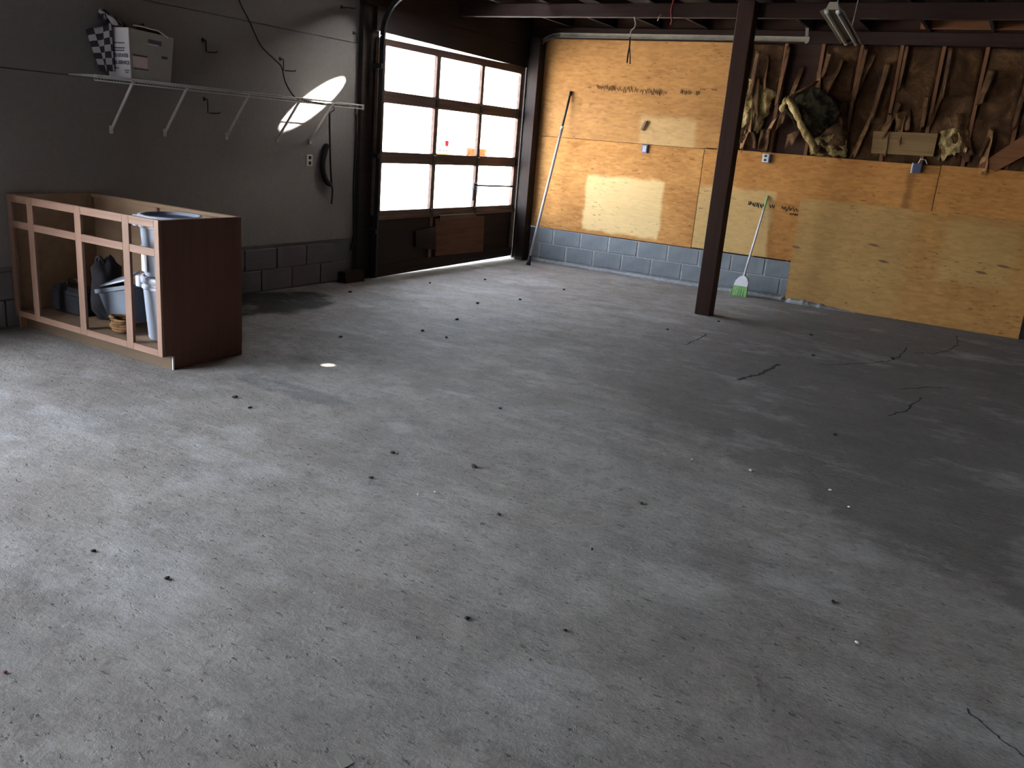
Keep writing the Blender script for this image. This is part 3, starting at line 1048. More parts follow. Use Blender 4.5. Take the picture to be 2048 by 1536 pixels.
for dz in (-0.024, 0.022):
    MB().cbox(c0.x - 0.02, c0.x + 0.012, -0.055, -0.052, c0.z + dz - 0.012, c0.z + dz + 0.012, 0.001).build('socket', 'dark_steel', t)
t = thing('junction_box', W(1830, 336, 1, 0), 'navy plastic electrical box with a pale edge over a brown drip stain', 'electrical box')
c0 = W(1832, 336, 1, -0.03)
MB().cbox(c0.x - 0.03, c0.x + 0.055, -0.070, -0.001, c0.z - 0.05, c0.z + 0.05, 0.006).build('box_body', 'navy_plastic', t)
MB().cbox(c0.x - 0.045, c0.x - 0.03, -0.066, -0.002, c0.z - 0.056, c0.z + 0.05, 0.003).build('side_plate', 'outlet_face', t)
MB().tube([(c0.x + 0.01, -0.03, c0.z + 0.045), (c0.x + 0.03, -0.05, c0.z + 0.10), (c0.x + 0.08, -0.04, c0.z + 0.09), (c0.x + 0.10, -0.03, c0.z + 0.05)], 0.005).build('wire', 'label_white', t)
t = thing('wall_latch', W(1287, 250, 1, 0), 'small dark metal staple hung on the upper strand board', 'hook')
a, b_ = W(1292, 242, 1, -0.02), W(1283, 260, 1, -0.02)
MB().bar(a, b_, 0.028, 0.016, (0, 1, 0)).build('plate', 'pencil', t)
MB().tube([(a.x + 0.015, -0.001, a.z), (a.x + 0.018, -0.03, a.z), (b_.x + 0.02, -0.03, b_.z), (b_.x + 0.018, -0.001, b_.z)], 0.006).build('loop', 'dark_steel', t)

# ------------------------------------------------------------------ pipe and broom
foot = W(1056, 530, 2, 0.0)
top = W(1142, 183, 1, -0.02)
t = thing('metal_pipe', foot, 'long grey metal pole leaning on the strand board next to the garage door', 'pole')
d = (top - foot)
MB().tube([foot + d * 0.04, foot + d * 0.80], 0.0185, 10).build('lower_tube', 'pipe_grey', t, True)
MB().tube([foot + d * 0.80, foot + d * 0.985], 0.0145, 10).build('upper_tube', 'dark_steel', t, True)
MB().tube([foot + d * 0.975, foot + d * 1.0], 0.017, 10).build('end_cap', 'black_rubber', t, True)
MB().tube([foot + Vector((0, 0, 0.0)), foot + d * 0.022, foot + d * 0.055], [0.034, 0.026, 0.019], 10).build('foot_socket', 'dark_steel', t, True)
MB().tube([foot + d * 0.79, foot + d * 0.805], 0.021, 10).build('collar', 'pipe_grey', t, True)

bf = (W(1465, 590, 2, 0.0) + W(1487, 594, 2, 0.0)) / 2
bt = W(1536, 391, 1, -0.014)
t = thing('broom', bf, 'white and green broom standing on its bristles against the strand board wall', 'broom')
d = bt - bf
MB().tube([bf + d * 0.20, bf + d * 0.86], 0.0125, 10).build('handle', 'broom_white', t, True)
MB().tube([bf + d * 0.855, bf + d * 0.93, bf + d * 0.99, bf + d * 1.0], [0.0135, 0.0125, 0.012, 0.004], 10).build('grip', 'broom_grip', t, True)


def taper(c0, w0, d0, c1, w1, d1, mb):
    c0, c1 = Vector(c0), Vector(c1)
    f_ = lambda c, w, dd: [c + Vector((-w, -dd, 0)), c + Vector((w, -dd, 0)), c + Vector((w, dd, 0)), c + Vector((-w, dd, 0))]
    return mb.hexa(f_(c0, w0, d0), f_(c1, w1, d1))


m = MB()
prev = None
for (s0, s1, w0, w1) in ((0.105, 0.15, 0.085, 0.078), (0.15, 0.185, 0.078, 0.052), (0.185, 0.205, 0.052, 0.018)):
    taper(bf + d * s0, w0, 0.03, bf + d * s1, w1, 0.024, m)
m.build('broom_cap', 'broom_white', t)
br = MB()
rb = random.Random(4)
for i in range(46):
    fx = (i % 23) / 22 - 0.5
    sy = 0.018 if i < 23 else -0.018
    a = bf + Vector((fx * 0.20 + rb.uniform(-0.004, 0.004), sy + rb.uniform(-0.008, 0.008), 0.001))
    b_ = bf + d * 0.112 + Vector((fx * 0.155, sy * 0.8, 0))
    br.tube([a, b_], [0.0075, 0.0058], 5)
br.build('bristles', 'broom_green', t)

# ------------------------------------------------------------------ shelf on the left wall
SZ = 1.811
SY0, SY1, SX = -6.538, -3.635, XL + 0.30
t = thing('wire_shelf', (XL, (SY0 + SY1) / 2, SZ), 'long white wire shelf on slanted brackets fixed to the dark painted wall', 'shelf')
m = MB()
yy = SY0
while yy <= SY1 + 0.001:
    m.tube([(XL + 0.004, yy, SZ), (SX, yy, SZ), (SX + 0.002, yy, SZ - 0.032)], 0.0023, 5)
    yy += 0.0254
m.build('deck_wires', 'white_wire', t, True, kind='stuff')
for (x_, z_) in ((XL + 0.008, SZ - 0.005), (XL + 0.15, SZ - 0.005), (SX + 0.003, SZ + 0.002), (SX + 0.004, SZ - 0.034)):
    MB().tube([(x_, SY0, z_), (x_, SY1, z_)], 0.0042, 6).build('long_rod', 'white_wire', t, True)
for by in (-6.214, -5.729, -5.091, -4.488, -4.052):
    o = MB().bar((XL + 0.006, by, 1.435), (SX - 0.01, by, SZ - 0.012), 0.020, 0.010, (0, 1, 0)).build('bracket', 'white_wire', t)
    MB().cbox(XL, XL + 0.012, by - 0.014, by + 0.014, 1.405, 1.465, 0.003).build('foot_plate', 'white_wire', o)
MB().cbox(SX - 0.01, SX + 0.012, SY1 - 0.004, SY1 + 0.016, SZ - 0.042, SZ + 0.01, 0.004).build('end_cap', 'white_wire', t)

# postal tub
TX0, TX1, TY0, TY1, TZ0, TZ1 = XL + 0.035, XL + 0.295, -6.234, -5.890, SZ + 0.004, SZ + 0.352
t = thing('mail_tub', ((TX0 + TX1) / 2, (TY0 + TY1) / 2, TZ0), 'white plastic mail tub with printed lettering sitting on the wire shelf', 'tub')
e = 0.022
lo = [(TX0, TY0, TZ0), (TX1, TY0, TZ0), (TX1, TY1, TZ0), (TX0, TY1, TZ0)]
hi = [(TX0 - 0.01, TY0 - e, TZ1), (TX1 + e, TY0 - e, TZ1), (TX1 + e, TY1 + e, TZ1 - 0.02), (TX0 - 0.01, TY1 + e, TZ1 - 0.02)]


def wallq(a0, a1, b1, b0, inn, th=0.006):
    """one wall of the tub: bottom edge a0-a1, top edge b0-b1, inward vector"""
    inn = Vector(inn) * th
    q_ = [Vector(a0), Vector(a1), Vector(b1), Vector(b0)]
    return MB().hexa(q_, [p + inn for p in q_])


wallq(lo[0], lo[1], hi[1], hi[0], (0, 1, 0)).build('front_wall', 'tub_white', t)
wallq(lo[1], lo[2], hi[2], hi[1], (-1, 0, 0)).build('side_wall', 'tub_plastic', t)
wallq(lo[2], lo[3], hi[3], hi[2], (0, -1, 0)).build('back_wall', 'tub_plastic', t)
wallq(lo[3], lo[0], hi[0], hi[3], (1, 0, 0)).build('rear_wall', 'tub_plastic', t)
MB().box(TX0, TX1, TY0, TY1, TZ0, TZ0 + 0.005).build('base', 'tub_plastic', t)
# handle slot, label and marks on the wall that faces the room
def side_pt(s_, h_, off=0.003):
    a_ = Vector(lo[1]).lerp(Vector(lo[2]), s_)
    b2 = Vector(hi[1]).lerp(Vector(hi[2]), s_)
    return a_.lerp(b2, h_) + Vector((off, 0, 0))


def side_patch(s0, s1, h0, h1, mat, name, off=0.002):
    q_ = [side_pt(s0, h0, off), side_pt(s1, h0, off), side_pt(s1, h1, off), side_pt(s0, h1, off)]
    MB().hexa([p - Vector((0.0015, 0, 0)) for p in q_], q_).build(name, mat, t)


side_patch(0.42, 0.72, 0.76, 0.86, 'print_blue', 'handle_slot')
side_patch(0.40, 0.66, 0.74, 0.775, 'tub_white', 'slot_lip', 0.004)
side_patch(0.06, 0.40, 0.24, 0.46, 'tape_paper', 'label')
side_patch(0.06, 0.40, 0.47, 0.50, 'print_blue', 'tape_edge')
side_patch(0.06, 0.42, 0.20, 0.23, 'print_blue', 'tape_edge')
side_patch(0.74, 0.88, 0.50, 0.56, 'print_blue', 'mark')


def text_mesh(body, size, mat, parent, origin, xdir, ydir, name='lettering'):
    cu = bpy.data.curves.new('t', 'FONT')
    cu.body = body
    cu.size = size
    cu.extrude = 0.0006
    cu.offset = 0.0012
    ob = bpy.data.objects.new('t', cu)
    COL.objects.link(ob)
    dg = bpy.context.evaluated_depsgraph_get()
    me = bpy.data.meshes.new_from_object(ob.evaluated_get(dg))
    bpy.data.objects.remove(ob)
    xd, yd = Vector(xdir).normalized(), Vector(ydir).normalized()
    zd = xd.cross(yd)
    o_ = Vector(origin)
    for vtx in me.vertices:
        c_ = vtx.co
        vtx.co = o_ + xd * c_.x + yd * c_.y + zd * c_.z
    me.materials.clear()
    me.materials.append(MATS[mat])
    o = bpy.data.objects.new(name, me)
    COL.objects.link(o)
    par(o, parent)
    return o


tilt = (0, -e, TZ1 - TZ0)


def face_o(fx, fh):
    h_ = fh
    return (TX0 + (TX1 - TX0) * fx, TY0 - e * h_ - 0.002, TZ0 + (TZ1 - TZ0) * h_)


text_mesh('UNITED STATES', 0.034, 'print_blue', t, face_o(0.03, 0.42), (1, 0, 0), tilt)
text_mesh('POSTAL SERVICE', 0.034, 'print_blue', t, face_o(0.01, 0.28), (1, 0, 0), tilt)
m = MB()
for (h_, a_, b2) in ((0.70, 0.1, 0.85), (0.60, 0.05, 0.85), (0.55, 0.05, 0.82), (0.20, 0.1, 0.5), (0.16, 0.75, 0.97), (0.12, 0.78, 0.93)):
    xx = a_
    rr_ = random.Random(int(h_ * 100))
    while xx < b2:
        w_ = rr_.uniform(0.02, 0.07)
        p = Vector(face_o(xx, h_))
        p2 = Vector(face_o(min(b2, xx + w_), h_))
        m.bar(p, p2, 0.001, 0.009)
        xx += w_ + 0.018
m.build('small_print', 'print_blue', t, kind='stuff')

# checked cloth hanging over the far edge of the tub
t2 = thing('checked_cloth', (XL + 0.05, -6.33, SZ + 0.36), 'black and white checked cloth hanging over the mail tub', 'cloth')


def cl(u, v):
    # v 0 at the rim, 1 at the hem; u across
    x_ = XL - 0.02 + 0.17 * u * (1 - 0.45 * v) + 0.02 + 0.035 * v
    z_ = SZ + 0.375 - 0.33 * v - 0.06 * (1 - u) * (1 - v)
    y_ = -6.268 - 0.09 * (1 - u) * (1 - v * 0.7) - 0.012 * math.sin(u * 9 + v * 2) - 0.02 * (1 - v)
    return (x_, y_, z_)


MB().sheet(cl, 16, 16, 0.004, (0, -1, 0.1), (3.2, 7.0)).build('hanging_fold', 'checked_cloth', t2, True)


def cl2(u, v):
    a_ = u * math.pi
    return (XL + 0.015 + 0.17 * u + 0.02 * math.sin(5 * v), -6.29 + 0.13 * v - 0.03 * math.sin(a_), SZ + 0.375 + 0.075 * math.sin(a_) * (1 - 0.6 * v) + 0.022 * fbm(u * 5, v * 5, 3) + 0.03 * (1 - u))


MB().sheet(cl2, 18, 14, 0.006, (0, 0, 1), (4, 4)).build('bunched_fold', 'checked_cloth', t2, True)
# crumpled things heaped in the tub
t3 = thing('crumpled_bag', (XL + 0.2, -6.06, SZ + 0.30), 'crumpled pale plastic bag heaped in the top of the mail tub', 'bag')
MB().sheet(lambda u, v: (XL + 0.06 + 0.22 * u, -6.12 + 0.22 * v, SZ + 0.335 + 0.055 * math.sin(math.pi * u) * math.sin(math.pi * v) + 0.03 * fbm(u * 6, v * 6, 12)),
           16, 16, 0.01, (0, 0, 1)).build('crumpled_film', 'kraft_paper', t3, True)
MB().tube([(XL + 0.2, -6.13, SZ + 0.385), (XL + 0.26, -6.1, SZ + 0.38), (XL + 0.29, -6.05, SZ + 0.37), (XL + 0.31, -6.0, SZ + 0.365), (XL + 0.33, -5.93, SZ + 0.325)], 0.005).build('tie_strap', 'label_white', t3, True)

# ------------------------------------------------------------------ hooks, outlet, straps on the left wall
HK = [(405, 80, 426, 106, 'black wire hook on the painted wall above the middle of the wire shelf'),
      (560, 118, 583, 143, 'black wire hook on the painted wall that the hanging cable passes'),
      (408, 198, 432, 227, 'black wire hook on the painted wall just under the wire shelf'),
      (683, 14, 703, 18, 'black wire hook high on the painted wall near the garage door header'),
      (707, 66, 732, 89, 'grey wire hook on the painted wall close to the garage door jamb')]
for (u0, v0, u1, v1, lab) in HK:
    a, b_ = W(u0, v0, 0, XL), W(u1, v1, 0, XL)
    t = thing('tool_hook', a, lab, 'hook', 'wire hooks on the painted wall')
    zl = b_.z
    xo = XL + 0.05
    mid = W(u0 + 5, v0 + 2, 0, XL)
    MB().tube([(XL, a.y, a.z), (XL + 0.012, mid.y, a.z), (XL + 0.014, mid.y, a.z - 0.01), (XL + 0.014, mid.y, zl), (XL + 0.03, mid.y + 0.012, zl - 0.002), (xo, b_.y - 0.01, zl + 0.003), (xo + 0.004, b_.y, zl + 0.012)],
              0.0052, 6).build('wire', 'black_rubber', t, True)
    MB().cbox(XL - 0.001, XL + 0.005, a.y - 0.012, a.y + 0.012, a.z - 0.015, a.z + 0.015, 0.001).build('mount', 'black_rubber', t)

a, b_ = W(613, 309, 0, XL), W(627, 332, 0, XL)
t = thing('power_outlet', (XL, (a.y + b_.y) / 2, (a.z + b_.z) / 2), 'ivory duplex power outlet on the dark painted wall under the shelf', 'outlet')
MB().cbox(XL, XL + 0.008, a.y, b_.y - 0.02, b_.z, a.z, 0.003).build('face_plate', 'outlet_ivory', t)
yc, zc = (a.y + b_.y - 0.02) / 2, (a.z + b_.z) / 2
for dz in (-0.026, 0.026):
    MB().cbox(XL + 0.008, XL + 0.0105, yc - 0.018, yc + 0.018, zc + dz - 0.016, zc + dz + 0.016, 0.001).build('socket', 'dark_steel', t)

# straps and hose hanging from the shelf end
def wallpath(pts, x_=0.03):
    return [W(u, v, 0, XL + (x_ if not isinstance(x_, list) else x_[i])) for i, (u, v) in enumerate(pts)]


def densify(pts, n=6):
    """Catmull-Rom through points"""
    P_ = [Vector(p) for p in pts]
    out = []
    for i_ in range(len(P_) - 1):
        p0, p1_, p2_, p3 = P_[max(i_ - 1, 0)], P_[i_], P_[i_ + 1], P_[min(i_ + 2, len(P_) - 1)]
        for j_ in range(n):
            t_ = j_ / n
            out.append(0.5 * ((2 * p1_) + (p2_ - p0) * t_ + (2 * p0 - 5 * p1_ + 4 * p2_ - p3) * t_ ** 2 + (3 * p1_ - p0 - 3 * p2_ + p3) * t_ ** 3))
    out.append(P_[-1])
    return out


pth = wallpath([(659, 226), (659, 250), (660, 290), (661, 330), (663, 365), (665, 382), (663, 408)], [0.2, 0.12, 0.06, 0.04, 0.03, 0.03, 0.03])
t = thing('hanging_strap', pth[0], 'thin black strap hanging from the wire shelf bracket down the painted wall', 'strap')
MB().tube(densify(pth), 0.009, 8).build('strap', 'black_rubber', t, True)
MB().tube([pth[0] + Vector((0.05, 0, 0.06)), pth[0] + Vector((0.06, 0, 0.03)), pth[0]], 0.006).build('hook_end', 'dark_steel', t, True)
pth = wallpath([(655, 288), (650, 305), (646, 325), (647, 345), (653, 362), (663, 372)], 0.025)
t = thing('rubber_hose', pth[0], 'short thick curved black hose beside the strap on the painted wall', 'hose')
MB().tube(densify(pth), [0.012] + [0.027] * 27 + [0.022, 0.018, 0.012], 10).build('hose', 'black_rubber', t, True)
pth = wallpath([(713, 229), (713, 260), (711, 300), (708, 350), (707, 400), (708, 440), (707, 475), (701, 500)], [0.28, 0.22, 0.12, 0.07, 0.05, 0.04, 0.03, 0.03])
t = thing('hanging_strap', pth[0], 'long black bungee cord hanging from the end of the wire shelf', 'strap')
MB().tube(densify(pth), 0.010, 8).build('cord', 'black_rubber', t, True)
MB().tube([pth[0] + Vector((0.0, 0, 0.10)), pth[0] + Vector((0.01, 0, 0.05)), pth[0]], 0.007).build('hook_end', 'galvanised', t, True)
pth = wallpath([(468, -30), (480, 5), (500, 45), (521, 90), (548, 118), (563, 134), (570, 162), (582, 185), (594, 197), (612, 202), (630, 205), (648, 208)],
               [0.03, 0.03, 0.03, 0.03, 0.03, 0.045, 0.05, 0.12, 0.2, 0.28, 0.30, 0.305])
t = thing('extension_cable', pth[-1], 'black extension cable draped from the roof down the painted wall to the wire shelf', 'cable')
MB().tube(densify(pth), 0.0062, 7).build('cable', 'black_rubber', t, True)

# wood offcut by the jamb
a, b_ = W(683, 566, 2, 0), W(722, 561, 2, 0)
o = MB().hexa([(a.x - 0.05, a.y, 0), (a.x + 0.05, a.y + 0.01, 0), (b_.x + 0.05, b_.y, 0), (b_.x - 0.05, b_.y - 0.01, 0)],
              [(a.x - 0.05, a.y, 0.115), (a.x + 0.04, a.y + 0.01, 0.115), (b_.x + 0.04, b_.y, 0.12), (b_.x - 0.05, b_.y - 0.01, 0.12)]).build('wood_offcut', 'dark_timber_y')
tag(o, 'short dark lumber offcut on the floor beside the garage door jamb', 'wood')

# ------------------------------------------------------------------ open base cabinet
CX0, CX1, CYF, CYB, CZ0, CZ1 = 0.128, 1.735, -7.06, -6.40, 0.095, 0.965
t = thing('base_cabinet', ((CX0 + CX1) / 2, (CYF + CYB) / 2, 0.0), 'unfinished wooden base cabinet frame without doors or worktop', 'cabinet')
FY = CYF
def stile(x0, x1):
    MB().cbox(x0, x1, FY, FY + 0.02, CZ0, CZ1, 0.002).build('face_stile', 'cabinet_face_z', t)


def cx(u, v, y_=FY):
    return W(u, v, 1, y_).x


stile(CX0, CX0 + 0.05)
sx1 = cx(60, 440)
sx2 = cx(152, 405)
sx3 = cx(249, 432)
for s_ in (sx1, sx2, sx3):
    stile(s_ - 0.033, s_ + 0.033)
stile(CX1 - 0.045, CX1)
STX = [CX0 + 0.05, sx1 - 0.033, sx1 + 0.033, sx2 - 0.033, sx2 + 0.033, sx3 - 0.033, sx3 + 0.033, CX1 - 0.045]
for (z0, z1) in ((CZ1 - 0.052, CZ1), (0.735, 0.785), (CZ0, CZ0 + 0.045)):
    for i in range(0, 8, 2):
        MB().cbox(STX[i], STX[i + 1], FY + 0.0005, FY + 0.0195, z0, z1, 0.002).build('face_rail', 'cabinet_face', t)
MB().cbox(CX1 - 0.016, CX1, FY + 0.021, CYB, CZ0, CZ1 - 0.003, 0.002).build('side_panel', 'cabinet_side', t)
MB().cbox(CX1 - 0.016, CX1 - 0.004, FY + 0.08, CYB, 0.0, CZ0, 0.002).build('toe_side', 'cabinet_side', t)
MB().cbox(CX0, CX0 + 0.016, FY + 0.021, CYB, 0.0, CZ1 - 0.003, 0.002).build('side_panel', 'cabinet_inside', t)
MB().cbox(CX0 + 0.017, CX1 - 0.017, CYB - 0.008, CYB, 0.0, CZ1 - 0.003, 0.002).build('back_panel', 'cabinet_inside', t)
MB().cbox(CX0 + 0.017, CX1 - 0.017, CYB - 0.028, CYB - 0.009, CZ1 - 0.03, CZ1 - 0.004, 0.002).build('back_cleat', 'cabinet_inside', t)
MB().cbox(CX0 + 0.017, CX1 - 0.017, FY + 0.021, CYB - 0.009, CZ0 + 0.022, CZ0 + 0.038, 0.002).build('bottom_shelf', 'cabinet_inside', t)
MB().cbox(sx2 - 0.05, sx2 - 0.02, CYB - 0.03, CYB - 0.009, CZ0 + 0.04, CZ1 - 0.03, 0.002).build('back_post', 'cabinet_face_z', t)
MB().cbox(CX0 + 0.01, CX1 - 0.005, FY + 0.07, FY + 0.084, 0.0, CZ0, 0.002).build('toe_kick', 'toe_board', t)
MB().cbox(CX1 - 0.004, CX1 + 0.006, FY + 0.072, FY + 0.086, 0.0, CZ0 - 0.005, 0.002).build('toe_edge', 'label_white', t)
SHZ = CZ0 + 0.0385

# two stacked grey bins
bx, by = CX1 - 0.265, CYF + 0.30


def bin_(z0, h_, r0, r1, lab):
    tb = thing('plastic_bin', (bx, by, z0), lab, 'bin', 'grey bins stacked in the cabinet')
    MB().lathe((bx, by, z0), [(0.001, 0.0), (r0, 0.0), (r0 + 0.004, 0.01), (r1 - 0.012, h_ - 0.07), (r1 - 0.012, h_), (r1 - 0.018, h_),
                              (r1 - 0.018, h_ - 0.07), (r0 - 0.004, 0.012), (0.001, 0.012)], 32).build('body', 'grey_plastic', tb, True)
    MB().lathe((bx, by, z0), [(r1 - 0.012, h_ - 0.045), (r1, h_ - 0.042), (r1 + 0.003, h_ - 0.012), (r1, h_ - 0.001), (r1 - 0.02, h_ + 0.0)], 32).build('rim', 'grey_plastic_rim', tb, True)
    MB().lathe((bx, by, z0), [(r1 - 0.012, h_ - 0.085), (r1 - 0.003, h_ - 0.08), (r1 - 0.003, h_ - 0.066), (r1 - 0.012, h_ - 0.06)], 32).build('rib', 'grey_plastic_rim', tb, True)
    for a_ in (-2.45, 0.7):
        cx_, cy_ = bx + (r1 + 0.010) * math.cos(a_), by + (r1 + 0.010) * math.sin(a_)
        MB().cbox(cx_ - 0.022, cx_ + 0.022, cy_ - 0.022, cy_ + 0.022, z0 + h_ - 0.085, z0 + h_ - 0.01, 0.006).build('handle_lug', 'grey_plastic_rim', tb)
    return tb


b1 = bin_(SHZ, 0.425, 0.155, 0.195, 'grey round plastic bin, lower of the stacked pair inside the cabinet')
b2_ = bin_(SHZ + 0.4255, 0.40, 0.165, 0.200, 'grey round plastic bin, upper of the stacked pair with a white label')
a_ = -2.1
MB().sheet(lambda u, v: (bx + 0.187 * math.cos(a_ + 0.5 * u), by + 0.187 * math.sin(a_ + 0.5 * u), SHZ + 0.46 + 0.17 * v), 6, 3, 0.001, (-0.5, -0.85, 0)).build('label', 'label_white', b2_)
MB().lathe((bx, by, SHZ + 0.4255), [(0.001, 0.375), (0.176, 0.375), (0.176, 0.380), (0.001, 0.380)], 32).build('lid', 'navy_plastic', b2_, True)

# black hard case with handle
t = thing('black_case', (0.52, -6.78, SHZ), 'black hard case with a carrying handle on the cabinet shelf', 'case')
MB().cbox(0.27, 0.62, -6.88, -6.72, SHZ, SHZ + 0.20, 0.025).build('shell', 'black_plastic', t)
MB().cbox(0.275, 0.615, -6.885, -6.715, SHZ + 0.14, SHZ + 0.15, 0.002).build('seam', 'dark_steel', t)
MB().tube(densify([(0.37, -6.80, SHZ + 0.19), (0.38, -6.80, SHZ + 0.235), (0.45, -6.80, SHZ + 0.255), (0.52, -6.80, SHZ + 0.235), (0.53, -6.80, SHZ + 0.19)]), 0.011).build('handle', 'black_plastic', t, True)


def blob(c, r, seed, amp, mat, name, parent, nu=20, nv=14, flat=0.0):
    c = Vector(c)
    vs, fs_ = [], []
    for i_ in range(nv + 1):
        for j_ in range(nu):
            th, ph = math.pi * i_ / nv, 2 * math.pi * j_ / nu
            d_ = Vector((math.sin(th) * math.cos(ph), math.sin(th) * math.sin(ph), math.cos(th)))
            s_ = 1 + amp * (noise.noise(d_ * 1.7 + Vector((seed, 0, 0))) + 0.5 * noise.noise(d_ * 4.1 + Vector((0, seed, 0))))
            p = c + Vector((d_.x * r[0], d_.y * r[1], d_.z * r[2])) * s_
            p.z = max(p.z, c.z - r[2] * (1 - flat) + 0.0)
            vs.append(p)
    for i_ in range(nv):
        for j_ in range(nu):
            fs_.append((i_ * nu + j_, i_ * nu + (j_ + 1) % nu, (i_ + 1) * nu + (j_ + 1) % nu, (i_ + 1) * nu + j_))
    return MB().add(vs, fs_).build(name, mat, parent, True)


t = thing('cloth_bag', (0.78, -6.78, SHZ), 'slumped black cloth bag between the case and the tote in the cabinet', 'bag')
blob((0.745, -6.74, SHZ + 0.205), (0.082, 0.12, 0.225), 3, 0.28, 'cloth_black', 'bag_body', t, flat=0.10)
MB().tube(densify([(0.71, -6.78, SHZ + 0.36), (0.72, -6.80, SHZ + 0.43), (0.75, -6.79, SHZ + 0.45), (0.77, -6.76, SHZ + 0.37)]), 0.010).build('strap', 'cloth_black', t, True)

t = thing('plastic_tote', (1.03, -6.78, SHZ), 'tilted blue-grey plastic tote with a flared rim inside the cabinet', 'tote')
R_ = Matrix.Rotation(math.radians(-14), 4, 'Y') @ Matrix.Rotation(math.radians(18), 4, 'Z')


def tote_pts(w, dd, z_):
    return [Vector((-w, -dd, z_)), Vector((w, -dd, z_)), Vector((w, dd, z_)), Vector((-w, dd, z_))]


def put(pts, c):
    return [R_ @ p + Vector(c) for p in pts]


cc = (1.055, -6.80, SHZ + 0.028)
outer = [put(tote_pts(w_, d_, z_), cc) for (w_, d_, z_) in ((0.085, 0.075, 0.0), (0.115, 0.10, 0.23), (0.132, 0.115, 0.235), (0.132, 0.115, 0.262), (0.108, 0.092, 0.262), (0.08, 0.07, 0.012))]
m = MB()
for i in range(len(outer) - 1):
    o = len(m.v)
    m.add(outer[i] + outer[i + 1], [(j, (j + 1) % 4, 4 + (j + 1) % 4, 4 + j) for j in range(4)])
m.add(outer[0], [(0, 1, 2, 3)])
m.add(outer[-1], [(0, 1, 2, 3)])
m.build('tote_body', 'tote_blue_grey', t)
q = put([Vector((-0.08, -0.12, 0.275)), Vector((0.13, -0.125, 0.29)), Vector((0.15, 0.02, 0.34)), Vector((-0.05, 0.03, 0.31))], cc)
MB().hexa(q, [p + Vector((0, 0, 0.012)) for p in q]).build('loose_lid', 'grey_plastic', t)
t = thing('power_tool', (1.02, -6.62, SHZ), 'dark red and black power tool behind the tote in the cabinet', 'tool')
MB().cbox(0.93, 1.14, -6.62, -6.54, SHZ, SHZ + 0.30, 0.02).build('tool_body', 'black_plastic', t)
MB().cbox(1.03, 1.11, -6.635, -6.62, SHZ + 0.25, SHZ + 0.33, 0.01).build('red_housing', 'red_cable', t)
t = thing('rope_coil', (1.17, -6.92, SHZ), 'coil of rough brown rope lying at the front of the cabinet shelf', 'rope')
pts = []
for i in range(110):
    a_ = i * 0.33
    r_ = 0.085 + 0.012 * math.sin(i * 0.9)
    pts.append((1.165 + r_ * math.cos(a_), -6.93 + 0.65 * r_ * math.sin(a_), SHZ + 0.012 + 0.10 * i / 110))
MB().tube(pts, 0.011, 6).build('rope', 'rope_brown', t, True)

# ------------------------------------------------------------------ shop light, wires from the beam
n0, f0 = Vector((4.69, -3.25, 2.755)), Vector((4.645, -2.06, 2.675))
t = thing('shop_light', (n0 + f0) / 2, 'unlit white fluorescent shop light with two tubes hanging under the joists', 'light')
dr = (f0 - n0).normalized()
sd = dr.cross(Vector((0, 0, 1))).normalized()
up = sd.cross(dr)


def prism(prof, a_, b2, mb):
    n_ = len(prof)
    mb.add([a_ + sd * p[0] + up * p[1] for p in prof] + [b2 + sd * p[0] + up * p[1] for p in prof],
           [tuple(range(n_))[::-1], tuple(range(n_, 2 * n_))] + [(j, (j + 1) % n_, n_ + (j + 1) % n_, n_ + j) for j in range(n_)])
    return mb


prism([(-0.09, -0.012), (-0.03, 0.025), (-0.028, 0.055), (0.028, 0.055), (0.03, 0.025), (0.09, -0.012), (0.086, -0.014), (0.026, 0.02), (-0.026, 0.02), (-0.086, -0.014)],
      n0, f0, MB()).build('reflector', 'fixture_white', t)
for s_ in (-0.042, 0.042):
    MB().tube([n0 + sd * s_ - up * 0.012 + dr * 0.03, f0 + sd * s_ - up * 0.012 - dr * 0.03], 0.016, 12).build('fluorescent_tube', 'tube_glass', t, True)
    for q_ in (n0, f0):
        MB().tube([q_ + sd * s_ - up * 0.012 - dr * 0.0, q_ + sd * s_ - up * 0.012 + dr * (0.03 if q_ is n0 else -0.03)], 0.018, 10).build('lamp_holder', 'outlet_face', t, True)
prism([(-0.05, 0.0), (-0.03, 0.055), (0.03, 0.055), (0.05, 0.0)], n0 - dr * 0.01, n0 + dr * 0.004, MB()).build('end_plate', 'fixture_white', t)
prism([(-0.05, 0.0), (-0.03, 0.055), (0.03, 0.055), (0.05, 0.0)], f0 - dr * 0.004, f0 + dr * 0.01, MB()).build('end_plate', 'fixture_white', t)
for q_ in (n0 + dr * 0.15, f0 - dr * 0.15):
    MB().tube([q_ + up * 0.055, Vector((q_.x + 0.02, q_.y, 3.06))], 0.004, 6).build('hanging_chain', 'galvanised', t)

a = W(1268, 34, 1, -1.715)
t = thing('hanging_wire', a, 'twisted pale wire hook with a dark cord and its modelled shadow hanging from the beam', 'wire')
MB().tube(densify([a, W(1271, 46, 1, -1.715), W(1269, 55, 1, -1.715), W(1262, 62, 1, -1.715), W(1260, 76, 1, -1.715)]), 0.0065, 6).build('wire_hook', 'rope_pale', t, True)
MB().tube(densify([W(1260, 74, 1, -1.715), W(1259, 92, 1, -1.715), W(1256, 108, 1, -1.715), W(1254, 126, 1, -1.715)]), 0.008, 6).build('cord', 'cloth_black', t, True)
MB().tube(densify([W(1259, 92, 1, -1.715), W(1260, 110, 1, -1.715), W(1260, 128, 1, -1.715)]), 0.006, 6).build('cord', 'cloth_black', t, True)  # this tail is the cord's shadow, built as a dark strand
a = W(1318, 34, 1, -1.715)
t = thing('wire_stub', a, 'short bent pale wire end sticking out under the beam', 'wire')
